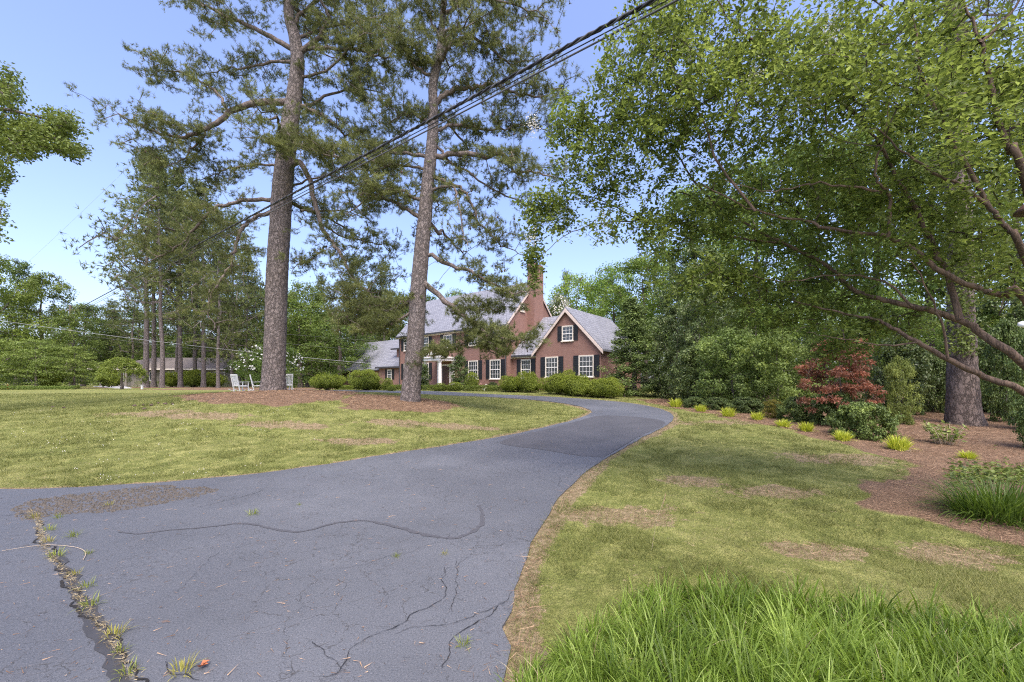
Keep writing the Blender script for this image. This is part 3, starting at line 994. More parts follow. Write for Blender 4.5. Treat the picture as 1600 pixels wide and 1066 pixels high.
p1_trunk = [(426, 611, 40), (428, 580, 37), (431, 500, 35), (433, 430, 35), (438, 350, 34), (441, 300, 33), (446, 250, 31), (452, 200, 29), (460, 150, 25), (465, 100, 22),
            (461, 60, 20), (452, 25, 17), (452, -30, 15), (455, -120, 13), (460, -230, 8), (462, -300, 3)]
p1_limbs = [
    ([(441, 160), (394, 161), (359, 177), (323, 201), (296, 213), (265, 213), (225, 200), (185, 178)], -1.0, .15, 120, .75),
    ([(323, 201), (308, 225), (284, 250), (250, 262)], -.6, .06, 40, .6),
    ([(359, 177), (335, 140), (300, 120), (255, 110), (235, 118)], .8, .07, 70, .6),
    ([(459, 81), (426, 59), (394, 43), (363, 30), (335, 16), (305, 2), (285, -6)], .8, .12, 80, .6),
    ([(462, 100), (430, 95), (395, 105), (355, 108), (315, 118)], 1.6, .08, 70, .7),
    ([(477, 78), (492, 67), (508, 43), (512, 20), (495, -15), (500, -60)], -.7, .13, 70, .8),
    ([(490, 70), (524, 77), (564, 79), (600, 90), (625, 70)], -1.2, .09, 90, .8),
    ([(538, 85), (560, 114), (568, 146), (590, 175)], -.8, .06, 50, .6),
    ([(473, 165), (497, 177), (520, 193), (544, 213), (590, 222), (620, 215)], 1.1, .09, 85, .7),
    ([(455, 262), (471, 256), (489, 305), (500, 349), (518, 378), (537, 407), (555, 437), (577, 458), (612, 480), (630, 500)], -1.5, .13, 110, .75),
    ([(511, 385), (489, 404), (471, 413), (452, 422)], -.6, .05, 22, .4),
    ([(423, 329), (397, 340), (378, 359), (363, 396), (359, 419), (340, 445), (325, 483), (336, 513)], -1.5, .10, 75, .7),
    ([(428, 312), (393, 314), (359, 318), (333, 329), (306, 355), (288, 378), (262, 396), (230, 410)], -1.0, .10, 95, .75),
    ([(440, 258), (400, 258), (363, 263), (336, 274), (300, 285)], 1.0, .06, 65, .65),
    ([(448, 235), (430, 225), (415, 215)], -3.4, .08, 50, .5),
    ([(450, 225), (470, 228), (500, 238), (530, 245)], -3.0, .09, 60, .5),
    ([(458, 40), (490, 5), (540, -20), (590, 0)], .9, .1, 80, .8),
    ([(455, 0), (420, -25), (380, -30), (350, -60)], -.9, .1, 60, .8),
    ([(480, 180), (510, 150), (560, 140), (610, 150)], 2.0, .08, 60, .7),
    ([(470, 330), (500, 330), (540, 330), (580, 345)], 2.4, .06, 22, .6),
    ([(445, 300), (470, 285), (520, 275), (560, 290), (590, 320)], 1.8, .06, 40, .6),
]
p1_limbs += [([(470, 120), (510, 110), (560, 60), (610, 30)], -.8, .07, 80, .8), ([(468, 60), (520, 40), (580, 30), (630, 10)], 1.2, .08, 90, .8), ([(474, 200), (530, 250), (590, 270), (630, 260)], .8, .06, 70, .7), ([(500, 349), (540, 370), (590, 380), (620, 400)], .8, .05, 45, .6), ([(577, 458), (560, 490), (540, 515)], -.3, .04, 45, .45)]
p1_extra = [(19, 80, 4, 1.2, 45), (21, -70, 3.5, 1.5, 45), (23, 20, 4, 1.8, 50), (25, 150, 3.5, 1.8, 45), (27, 60, 2.5, 1.5, 40), (13, 75, 4.5, .8, 50), (15.5, 110, 4, 1.2, 50), (12, -80, 3.2, .8, 24), (10, 60, 4.5, .3, 40), (26, 250, 2.6, 1.4, 36)]
pine1, _ = hero_pine('tallest pine with the thickest trunk, rocking chairs around its foot', 18, p1_trunk, p1_limbs, 11, p1_extra)

p2_trunk = [(640, 627, 31), (644, 590, 28), (650, 520, 27), (654, 450, 25), (660, 380, 23), (664, 340, 22), (667, 300, 20), (672, 255, 19), (676, 210, 17), (677, 170, 15), (677, 130, 14),
            (686, 90, 12), (690, 50, 10), (694, 0, 8.5), (698, -60, 7), (700, -150, 4), (700, -190, 2)]
p2_limbs = [
    ([(678, 244), (719, 240), (760, 244), (782, 240), (797, 251), (805, 270), (835, 268), (868, 278)], -.9, .11, 60, .5),
    ([(678, 165), (696, 146), (722, 139), (749, 135), (775, 131), (805, 146), (842, 150), (875, 138)], .9, .11, 95, .6),
    ([(676, 270), (700, 285), (722, 296), (737, 319), (745, 345), (760, 360), (782, 382), (820, 400)], .5, .08, 45, .45),
    ([(672, 300), (696, 292), (711, 296), (719, 326), (722, 360), (730, 385)], -1.0, .06, 18, .4),
    ([(666, 389), (701, 411), (734, 426), (763, 440), (800, 458), (825, 455)], -.9, .09, 46, .38),
    ([(660, 437), (690, 466), (716, 488), (741, 506), (767, 524), (800, 532), (828, 528)], -1.4, .12, 72, .42),
    ([(716, 488), (735, 482), (765, 484), (792, 478)], -.3, .05, 30, .3),
    ([(741, 506), (730, 530), (700, 548), (670, 556)], -.6, .05, 34, .3),
    ([(741, 506), (760, 540), (780, 560)], -.5, .045, 30, .3),
    ([(659, 345), (635, 327), (613, 314), (591, 310), (566, 318), (540, 335)], .6, .09, 45, .5),
    ([(661, 312), (632, 301), (606, 298), (584, 305), (555, 300)], -.9, .07, 40, .5),
    ([(669, 249), (632, 240), (602, 240), (576, 240), (550, 250)], .8, .08, 50, .5),
    ([(667, 268), (632, 259), (606, 259), (587, 270), (570, 290)], -.6, .06, 30, .5),
    ([(650, 462), (620, 480), (585, 485), (550, 470), (525, 455)], .9, .08, 70, .5),
    ([(648, 480), (615, 505), (580, 515), (545, 500)], -.4, .06, 45, .4),
    ([(688, 85), (720, 60), (760, 70), (800, 100), (845, 85)], .7, .09, 90, .6),
    ([(679, 125), (650, 105), (628, 75), (612, 50)], -.7, .07, 60, .55),
    ([(689, 60), (665, 20), (645, -10)], .5, .06, 45, .5),
    ([(693, 20), (740, -5), (790, 5), (850, 25)], -.6, .08, 80, .6),
    ([(677, 200), (720, 195), (770, 205), (820, 195), (860, 210)], 1.6, .07, 70, .5),
    ([(675, 215), (700, 250), (730, 270), (780, 300), (840, 330), (850, 350)], .5, .06, 45, .45),
    ([(677, 190), (640, 180), (600, 195)], 1.0, .06, 40, .5),
    ([(695, 0), (730, -40), (770, -60)], .4, .06, 40, .6),
]
p2_extra = [(12, 70, 3.2, .8, 40), (14, -60, 2.8, .8, 36), (15.5, 100, 3, 1, 40), (17, 20, 2.5, 1, 36), (10, 95, 3.6, .5, 36), (8, 60, 3, .2, 24), (18, 200, 2, 1, 30), (16, 270, 2.4, 1, 30)]
pine2, _ = hero_pine('slender pine with many bare crooked limbs, growing nearest the bend of the driveway', 15.5, p2_trunk, p2_limbs, 12, p2_extra)


# ------------------------------------------------------------------ crape myrtle over the camera's right
def crape_myrtle():
    rs = np.random.default_rng(21)
    root = np.array([7.6, 5.4, 0.0]); root[2] = on_ground(7.6, 5.4)[2]
    t = thing('crape_myrtle', 'wide spreading crape myrtle with smooth brown limbs reaching in from the edge over the lawn', 'tree', root)
    sk = Skel(5)
    limbs = [
        ([(1700, 660), (1600, 613), (1547, 592), (1481, 561), (1434, 535), (1395, 512), (1364, 498), (1310, 488), (1240, 470)], 4.9, 5.6, .062),
        ([(1700, 640), (1600, 570), (1538, 524), (1500, 500), (1425, 479), (1373, 467), (1331, 451), (1294, 416), (1222, 380), (1180, 359), (1129, 329), (1060, 300)], 4.8, 6.3, .068),
        ([(1720, 560), (1600, 467), (1566, 463), (1481, 430), (1434, 395), (1388, 371), (1294, 357), (1261, 345), (1180, 330), (1100, 290)], 4.6, 5.4, .055),
        ([(1500, 500), (1481, 434), (1453, 373), (1425, 317), (1402, 280), (1383, 242), (1350, 190), (1290, 130), (1220, 80)], 4.95, 5.6, .046),
        ([(1388, 371), (1390, 308), (1371, 284), (1371, 242), (1383, 214), (1390, 150)], 4.85, 4.5, .026),
        ([(1378, 301), (1330, 292), (1270, 287), (1200, 300), (1130, 280)], 4.8, 5.1, .02),
        ([(1760, 560), (1600, 402), (1575, 359), (1547, 327), (1500, 289), (1440, 260), (1370, 200)], 4.4, 4.4, .05),
        ([(1760, 480), (1600, 280), (1577, 233), (1558, 184), (1547, 124), (1532, 68), (1509, 11), (1480, -60)], 4.2, 4.5, .05),
        ([(1222, 380), (1150, 372), (1070, 350), (1000, 345), (930, 350), (880, 370), (845, 400)], 5.9, 6.4, .022),
        ([(1129, 329), (1090, 290), (1050, 230), (1000, 190), (950, 180), (900, 200)], 6.1, 6.2, .02),
        ([(1180, 330), (1120, 250), (1100, 190), (1060, 120), (1020, 60)], 5.2, 5.6, .022),
        ([(1350, 190), (1250, 110), (1170, 60), (1120, 0), (1090, -60)], 5.3, 5.6, .024),
        ([(1000, 345), (930, 310), (870, 320), (830, 335)], 6.1, 6.4, .012),
        ([(1425, 479), (1380, 440), (1300, 430), (1230, 440), (1150, 425)], 5.1, 5.6, .02),
        ([(1547, 327), (1480, 200), (1440, 120), (1430, 40), (1420, -50)], 4.4, 4.6, .03),
        ([(1532, 68), (1580, 20), (1620, -50)], 4.3, 4.1, .025),
        ([(1434, 535), (1380, 540), (1320, 530), (1260, 520)], 5.2, 5.5, .016),
        ([(1481, 561), (1470, 500), (1430, 420), (1400, 400)], 5.05, 4.7, .02),
    ]
    for pts, da, db, r0 in limbs:
        m_ = len(pts)
        pp = np.array([P(a, b_, da + (db - da) * i / (m_ - 1)) for i, (a, b_) in enumerate(pts)])
        if pts[0][0] >= 1690:       # starts at the low fork beside the frame
            pp[0] = root + np.array([-.15, -.05, .95]) + rs.normal(0, .06, 3)
            pp = np.vstack([root + np.array([0, 0, -.1]) + rs.normal(0, .07, 3) * np.array([1, 1, 0]), pp])
        pc = catmull(pp, 6)
        pc[4:-1] += rs.normal(0, .008, (len(pc) - 5, 3)); r0 = r0 * .76
        rc = r0 * (1 - np.linspace(0, 1, len(pc)) ** 1.1 * .82)
        sk.limb(pc, rc, None if pts[0][0] >= 1690 else sk.nearest(pc[0]))
        v, q_ = tube_np(pc - root, rc, 9)
        MB().add(v, q_).build('limb', M['bark_myrtle'], t, smooth=True)
    E = [(1130, 110, 210, 130, 5.6, 1.1, 800), (1370, 110, 190, 130, 5.0, 1.2, 700), (1540, 170, 130, 170, 4.5, 1.1, 480), (1240, 300, 200, 110, 5.5, 1.1, 660), (1430, 330, 170, 110, 4.8, .9, 480),
         (1560, 400, 90, 100, 4.5, .8, 170), (1000, 210, 110, 100, 5.9, .6, 340), (905, 230, 62, 78, 6.2, .4, 130), (860, 325, 55, 48, 6.3, .3, 110), (834, 405, 10, 62, 6.35, .1, 50), (1030, 350, 130, 42, 5.9, .6, 190), (880, 180, 30, 50, 6.2, .3, 30),
         (1100, 430, 110, 50, 5.8, .7, 190), (1230, 450, 130, 65, 5.5, .7, 300), (1370, 500, 100, 45, 5.2, .5, 150), (1300, 545, 90, 22, 5.4, .35, 60), (1150, 500, 90, 28, 5.7, .4, 60), (1050, 30, 80, 70, 6.0, .8, 150),
         (1180, -110, 260, 110, 5.2, 1.2, 170), (1500, -100, 200, 120, 4.6, 1.2, 130), (1720, 150, 110, 260, 4.3, .8, 120), (945, 290, 60, 40, 6.1, .4, 50), (965, 130, 45, 60, 6.1, .4, 50)]
    E = [(cx, cy, rx, ry, d + (.55 if cy > 290 and cx > 1100 else 0), rd * .85, int(n * (.68 if cy > 400 and cx > 1100 else .76 if cx < 1450 else .6))) for cx, cy, rx, ry, d, rd, n in E]
    tg = []
    for cx, cy, rx, ry, d, rd, n in E:
        u = nrm(rs.normal(size=(n, 3))) * (rs.random((n, 1)) ** .45)
        px, py, dd_ = cx + u[:, 0] * rx, cy + u[:, 1] * ry, d + u[:, 2] * rd
        tg.append(np.column_stack([(px - 800) / F * dd_, dd_, CAMZ - (py - HZ) / F * dd_]))
    T = np.vstack(tg)
    td = sk.attach(T, .22, .03, .0022, curve=.3, grow=.40)
    Pn = np.array(sk.p)
    mb = sk.twig_mesh(4, 3, .01)
    mb.v = [a - root for a in mb.v]
    o_ = mb.build('twigs', M['twig_myrtle'], t); o_['kind'] = 'stuff'
    nl = 21
    n = len(T)
    td = nrm(td + rs.normal(0, .35, (n, 3)) + np.array([0, 0, -.12]))
    upv = nrm(np.array([0, 0, 1.]) + rs.normal(0, .35, (n, 3)))
    side = nrm(np.cross(td, upv))
    u = np.tile(np.linspace(-1.1, .5, nl), n) + rs.normal(0, .03, n * nl)
    sg = np.tile(np.where(np.arange(nl) % 2 == 0, 1, -1), n)
    tdr, sr, ur = np.repeat(td, nl, 0), np.repeat(side, nl, 0), np.repeat(upv, nl, 0)
    pos = np.repeat(T, nl, 0) + tdr * (u * .22)[:, None] + rs.normal(0, .035, (n * nl, 3))
    ld = nrm(tdr * .55 + sr * sg[:, None] + rs.normal(0, .38, (n * nl, 3)) + np.array([0, 0, -.1]))
    lu = nrm(ur + rs.normal(0, .45, (n * nl, 3)))
    ln = rs.uniform(.038, .085, n * nl)
    v, f = leaves(pos, ld, lu, ln, ln * rs.uniform(.48, .6, n * nl), .2)
    tn = np.clip(np.repeat(rs.normal(.42, .17, n), nl) + rs.normal(0, .14, n * nl), 0, 1)
    link('foliage', mesh_np('foliage', v - root, f, M['myrtle'], np.repeat(tn, 4)), t)
    # pale flower panicles
    for cx, cy, d in [(1297, 48, 4.9), (1180, 122, 5.2), (1075, 78, 5.5), (832, 195, 6.2), (830, 370, 6.25), (945, 350, 6.0), (1300, 70, 4.9)]:
        c = P(cx, cy, d) - root
        k_ = 130
        p_ = c + rs.normal(0, 1, (k_, 3)) * np.array([.05, .05, .10])
        v, f = leaves(p_, rand_dirs(k_, rs), rand_dirs(k_, rs), .024, .022, .1)
        link('flower', mesh_np('flower', v, f, M['flower'], np.repeat(rs.uniform(.1, .8, k_), 4)), t)['kind'] = 'stuff'
    return t


crape_myrtle()


# ------------------------------------------------------------------ generic trees (shared meshes)
def crown_leaves(centres, radii, per, size, r_, up=.5, flat=.7, tintbase=None, jitter=.12, gap=.0):
    """leaves spread through clumps, thickest near each clump's surface"""
    n = len(centres) * per
    c = np.repeat(centres, per, 0); rr2 = np.repeat(radii, per)
    d_ = rand_dirs(n, r_)
    rad_ = rr2 * (r_.random(n) ** .45)
    pos = c + d_ * rad_[:, None] * np.array([1, 1, flat])
    up_v = nrm(d_ * .6 + np.array([0, 0, up]) + r_.normal(0, .5, (n, 3)))
    ld = nrm(np.cross(up_v, rand_dirs(n, r_)))
    ln = size * r_.uniform(.7, 1.3, n)
    v, f = leaves(pos, ld, up_v, ln, ln * .62, .15)
    tb = np.repeat(np.clip(r_.normal(.45, .16, len(centres)), 0, 1) if tintbase is None else tintbase, per)
    tn = np.clip(tb + r_.normal(0, jitter, n), 0, 1)
    return v, f, np.repeat(tn, 4)


def _tier(z, a, rho, H): return z + H * (.035 * math.sin(2.3 * a + z) + .03 * math.sin(5.1 * a - 2 * z)) - .03 * rho


def make_tree(name, label, H, Wd, trunk_h, bark, leafm, n_cl, cl_r, per, leaf, seed, shape='round', tr=None, flat=.7):
    """unit built at the origin: returns the Empty with trunk, limbs and foliage"""
    r_ = np.random.default_rng(seed)
    t = thing(name, label, 'tree')
    tr = tr or H * .022; wig = .0025 if shape == 'pine' else .008
    lean = r_.normal(0, .02, 2) * H
    tp = [np.array([lean[0] * u + r_.normal(0, wig * H) * (u > 0), lean[1] * u + r_.normal(0, wig * H) * (u > 0), H * .93 * u]) for u in np.linspace(0, 1, 7)]
    trunk_mesh(tp, [tr, tr * .85, tr * .72, tr * .58, tr * .4, tr * .2, tr * .06], 9, .3, seed, .05).build('trunk', bark, t, smooth=True)
    sk = Skel(seed); tpc = catmull(tp, 5)
    ki = sk.limb(tpc, np.linspace(tr, tr * .1, len(tpc)))
    cs = []
    while len(cs) < n_cl:
        u = r_.random()
        if shape == 'round':
            z = trunk_h + (H - trunk_h) * u; prof = math.sqrt(max(.03, 1 - (2 * u - .85) ** 2 / 1.35))
        elif shape == 'cone':
            z = trunk_h + (H - trunk_h) * u; prof = max(.06, 1 - u) ** .75
        elif shape == 'pine':
            z = trunk_h + (H - trunk_h) * u; prof = (.45 + .75 * math.sin(math.pi * min(1, u * .95 + .12))) * max(.25, 1.15 - u * .9)
            z = trunk_h + (H - trunk_h) * (round(u * 13) / 13 + r_.normal(0, .012))
        elif shape == 'tier':
            z = trunk_h + (H - trunk_h) * (round(u * 6) / 6 + r_.normal(0, .02)); prof = math.sqrt(max(.05, 1 - u ** 2 * .9))
        elif shape == 'dome':
            z = trunk_h + (H - trunk_h) * math.sqrt(u) ; prof = 1
            a = r_.random() * 2 * math.pi; rho = math.sqrt(max(0, 1 - ((z - trunk_h) / (H - trunk_h)) ** 2)) * (.9 + .1 * r_.random())
            cs.append((math.cos(a) * rho * Wd / 2, math.sin(a) * rho * Wd / 2, z)); continue
        a = r_.random() * 2 * math.pi
        rho = Wd / 2 * prof * (r_.random() ** .5) * r_.uniform(.75, 1.08)
        if shape == 'tier': z = _tier(z + r_.normal(0, .03) * H, a, rho, H)
        if shape == 'pine': rho = Wd / 2 * prof * r_.uniform(.25, 1.05); z += rho * .12
        cs.append((lean[0] * z / H + math.cos(a) * rho, lean[1] * z / H + math.sin(a) * rho, min(z, H * .99)))
    cs = np.array(cs)
    td = sk.attach(cs, H * .05, .08 if shape != 'cone' else .0, H * .0016, ki[len(ki) // 6:], .25, .45)
    mb = sk.twig_mesh(5, 3, H * .006, 0)
    mb.build('branches', bark, t)['kind'] = 'stuff'
    cr = cl_r * r_.uniform(.65, 1.25, n_cl)
    if shape == 'pine':
        v, f, tn, c = pine_foliage(cs, td, per, 9, cl_r * .55, leaf, leaf * .17, .5, seed)
        tt = tn
    else:
        v, f, tt = crown_leaves(cs, cr, per, leaf, r_, .6, flat)
    link('foliage', mesh_np('foliage', v, f, leafm, tt), t)
    t['H'] = H; t['W'] = Wd
    return t


used = {}


def plant(proto, px, d, top_py, wscale=1.0, label=None, group=None, rz=None, tint=(1, 1, 1), sink=.1, width_px=None, name=None):
    """stand a copy of a tree where px and d say, as tall as the photograph shows it"""
    f_ = foot(px, d, -sink)
    Ht = (HZ - top_py) / F * d + CAMZ - f_[2]
    first = proto.name not in used
    used[proto.name] = 1
    o = proto if first else copy_tree(proto)
    s_ = Ht / o['H']
    w = s_ * wscale if width_px is None else width_px / F * d / o['W'] / math.hypot(1, (px - 800) / F)
    o.location = [float(v) for v in f_]
    o.scale = (w, w, s_)
    o.rotation_euler = (0, 0, rng.uniform(0, 6.28) if rz is None else rz)
    if label: o['label'] = label
    if group: o['group'] = group
    for ch in o.children:
        if ch.name.split('.')[0] == 'foliage': ch.color = (*tint, 1)
    return o


T_pineA = make_tree('pine_tree', 'x', 30, 11, 13, M['bark_pine'], M['pine_far'], 140, 1.25, 9, .52, 31, 'pine', .34)
T_pineB = make_tree('pine_tree', 'x', 30, 10, 9, M['bark_pine'], M['pine_far'], 150, 1.2, 9, .52, 32, 'pine', .30)
T_pineC = make_tree('pine_tree', 'x', 28, 11, 5, M['bark_pine'], M['pine_far'], 210, 1.3, 9, .52, 33, 'pine', .32)
T_oakA = make_tree('deciduous_tree', 'x', 18, 13, 2.5, M['bark_dark'], M['leaf'], 150, 1.35, 95, .30, 34)
T_oakB = make_tree('deciduous_tree', 'x', 18, 11, 1.5, M['bark_dark'], M['leaf'], 160, 1.15, 95, .28, 35)
T_oakC = make_tree('deciduous_tree', 'x', 16, 13, 2, M['bark_dark'], M['leaf_light'], 150, 1.2, 90, .28, 36)
T_cone = make_tree('conifer_tree', 'x', 16, 8, .6, M['bark_dark'], M['yew'], 260, .85, 110, .22, 37, 'cone')
T_tier = make_tree('dogwood_tree', 'x', 7, 8, 1.2, M['bark_dark'], M['leaf_light'], 120, .8, 85, .17, 38, 'tier', flat=.28)
T_magn = make_tree('magnolia_tree', 'x', 9, 8, .3, M['bark_dark'], M['magnolia'], 190, .62, 90, .2, 39)
T_holly = make_tree('holly_bush', 'x', 3, 1.7, .1, M['bark_dark'], M['magnolia'], 110, .3, 75, .09, 40)
T_under = make_tree('understory_tree', 'x', 8, 9, .2, M['bark_dark'], M['leaf'], 150, .8, 90, .2, 43)

g_pines = 'tall pines standing around the neighbouring house'
# the stand of tall pines beyond the lawn
for i, (pr, px, d, top, ws, lab) in enumerate([
    (T_pineA, 228, 47, 232, 1.0, 'tall straight pine, first trunk beside the domed weeping tree'),
    (T_pineA, 240, 52, 262, .9, 'tall pine whose trunk stands close behind the domed weeping tree'),
    (T_pineB, 253, 44, 240, .95, 'thick trunked pine before the low house, just past the weeping tree'),
    (T_pineB, 205, 60, 425, 1.1, 'shorter pine with open layered boughs against the sky'),
    (T_pineA, 282, 50, 270, .9, 'pine before the windows of the low house, thin trunk'),
    (T_pineB, 276, 58, 300, .9, 'thin pine paired with another before the low house'),
    (T_pineC, 305, 55, 300, .9, 'pine hiding the middle of the low brown roof'),
    (T_pineA, 318, 50, 285, .95, 'pine before the pale wall of the low house, full crown'),
    (T_pineC, 341, 44, 330, .85, 'bushy pine with bare low twigs beside the rocking chairs'),
    (T_pineB, 362, 55, 330, .9, 'pine at the corner of the low house behind the rocking chairs'),
    (T_pineC, 175, 70, 470, 1.0, 'low pine far beyond the weeping tree'),
    (T_pineC, 385, 48, 380, .8, 'pine just beyond the blossoming dogwood, hidden behind the thick trunk'),
    (T_pineC, 350, 65, 400, .9, 'dark far pine between the low house and the dogwood'),
    (T_pineC, 555, 56, 400, 1.0, 'broad pine beyond the garage roof, feathery top'),
    (T_pineC, 600, 62, 408, .9, 'pine behind the garage roof, nearest the brick house'),
    (T_pineC, 500, 66, 430, .9, 'pine in the woods between the two large trunks'),
    (T_pineC, 885, 62, 425, .55, 'lone pine tip above the blossoming tree beside the chimney'),
]):
    plant(pr, px, d, top, ws, lab, g_pines if px < 400 else 'pines in the woods behind the brick house', tint=(lambda k: (k, k, k))(rng.uniform(.9, 1.15)))

g_w = 'leafy trees in the woods'
Lw = (1.15, 1.1, 1.0)
for (pr, px, d, top, wpx, tint, lab) in [
    (T_oakA, -30, 46, 395, 230, (1.35, 1.35, 1.1), 'large leafy tree at the lawn corner with a high rounded crown'),
    (T_oakB, 62, 50, 425, 150, (1.2, 1.2, 1.1), 'leafy tree stepping down beside the highest crown, dark top'),
    (T_oakB, 25, 56, 405, 130, (.85, .95, 1), 'dark leafy tree tip rising behind the highest crown'),
    (T_oakB, 215, 76, 480, 150, (.8, .88, .85), 'far leafy tree filling behind the low roof'),
    (T_oakA, 290, 72, 470, 180, (.75, .85, .85), 'far leafy tree behind the middle of the low roof'),
    (T_oakB, 350, 74, 460, 150, (.8, .88, .85), 'far leafy tree behind the pale wall corner'),
    (T_oakB, 112, 44, 484, 110, (1.0, 1.05, 1), 'leafy tree at the end of the overhead cables'),
    (T_oakA, 130, 66, 475, 150, (.85, .9, .9), 'leafy tree in the dip of the skyline beyond the cables'),
    (T_oakB, 175, 74, 482, 120, (.8, .85, .85), 'far leafy tree behind the low roof end'),
    (T_tier, -20, 36, 520, 180, (1.1, 1.1, 1), 'light green layered tree over the lawn corner'),
    (T_tier, 55, 37, 532, 150, (1.0, 1.02, 1), 'light green layered tree beside the round shrub'),
    (T_tier, 115, 39, 543, 130, (1.05, 1.05, 1), 'light green layered tree with boughs reaching to the low roof'),
    (T_oakB, 395, 62, 440, 110, (.85, .9, .9), 'leafy tree in the woods behind the dogwood'),
    (T_oakA, 470, 52, 470, 150, (1.0, 1.08, 1), 'bright leafy tree between the dogwood and the clipped mounds'),
    (T_oakC, 480, 58, 445, 120, (.75, .8, .75), 'pale leafy tree behind the mounded shrubs'),
    (T_oakB, 530, 50, 490, 130, (.85, .95, .95), 'dark leafy tree beside the garage roof'),
    (T_oakA, 440, 68, 455, 170, (.8, .88, .9), 'far leafy tree seen past the thick trunk'),
    (T_oakB, 590, 70, 455, 150, (.85, .95, .95), 'far leafy tree behind the garage ridge'),
    (T_oakA, 650, 80, 462, 160, (.9, 1.0, .95), 'far leafy tree behind the slender pine trunk'),
    (T_oakC, 712, 74, 455, 70, (.9, 1, .8), 'small bright tree top peeping over the slate ridge'),
    (T_oakC, 905, 52, 432, 130, (.95, 1.05, .75), 'bright yellow green tree behind the blossoming tree'),
    (T_oakC, 960, 48, 415, 120, (.8, .95, .7), 'green tree over the small gable roof'),
    (T_oakA, 1010, 44, 405, 160, (1, 1.1, .95), 'leafy tree rising behind the conical evergreen'),
    (T_oakB, 940, 58, 440, 110, (.9, 1, .9), 'leafy tree beyond the slate roof of the gabled wing'),
    (T_cone, 992, 26.5, 466, 122, (1.25, 1.3, 1.3), 'broad conical evergreen standing beside the gabled wing'),
    (T_magn, 1058, 25, 480, 110, (1, 1, 1), 'dark magnolia between the conical evergreen and the shrub border'),
    (T_magn, 1105, 22, 450, 130, (1.1, 1.1, 1.1), 'glossy dark magnolia with a pale blossom near its top'),
    (T_magn, 1090, 32, 390, 160, (.95, 1, 1), 'tall dark magnolia behind the others of its kind'),
    (T_oakA, 1090, 52, 300, 230, (.95, 1.05, .9), 'tall leafy tree beyond the magnolias'),
    (T_oakB, 1180, 40, 250, 220, (.9, 1, .85), 'tall leafy tree behind the grey green border shrub'),
    (T_oakA, 1270, 34, 220, 260, (.9, 1.0, .85), 'tall leafy tree behind the red maple'),
    (T_oakB, 1370, 30, 180, 260, (.85, .95, .85), 'tall leafy tree between red maple and the vine covered trunk'),
    (T_oakA, 1450, 26, 150, 300, (.85, .95, .85), 'leafy tree just behind the vine covered pine trunk'),
    (T_oakB, 1590, 22, 100, 300, (.85, .95, .85), 'leafy tree past the vine covered pine trunk'),
    (T_oakA, 1720, 20, 80, 300, (.85, .95, .85), 'leafy tree at the end of the border beside the feeder'),
    (T_under, 1180, 26, 470, 190, (.9, 1, .9), 'low leafy tree behind the border shrubs'),
    (T_under, 1290, 22, 460, 200, (.85, .95, .85), 'low leafy tree crowding behind the red maple'),
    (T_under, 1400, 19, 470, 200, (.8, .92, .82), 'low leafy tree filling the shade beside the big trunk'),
    (T_magn, 1590, 15, 440, 260, (1, 1.05, 1), 'broad leaved evergreen past the vine covered trunk'),
    (T_under, 1700, 16, 380, 260, (.8, .9, .8), 'low leafy tree at the far end of the border'),
]:
    k_ = 1.4 if px > 850 else 1.12      # fill light painted into the leaf colours, stronger for the dark right-hand trees
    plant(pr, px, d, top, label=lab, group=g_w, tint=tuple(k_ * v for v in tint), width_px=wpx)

# small far trees that close the horizon
k_ = 0
for px in list(range(-260, 660, 40)) + list(range(880, 1700, 50)):
    k_ += 1
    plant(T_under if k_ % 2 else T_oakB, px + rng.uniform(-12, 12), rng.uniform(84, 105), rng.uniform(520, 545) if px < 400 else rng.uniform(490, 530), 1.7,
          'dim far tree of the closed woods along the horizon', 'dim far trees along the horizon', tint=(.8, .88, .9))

# domed weeping tree on the lawn
o = make_tree('weeping_tree', 'small dome shaped weeping tree with a dark bent trunk, alone on the lawn', 3.0, 3.9, .75, M['bark_dark'], M['leaf'], 260, .24, 60, .10, 44, 'dome', .13, .9)
plant(o, 190, 36, 561, width_px=84, rz=0, tint=(1.5, 1.45, 1.15))

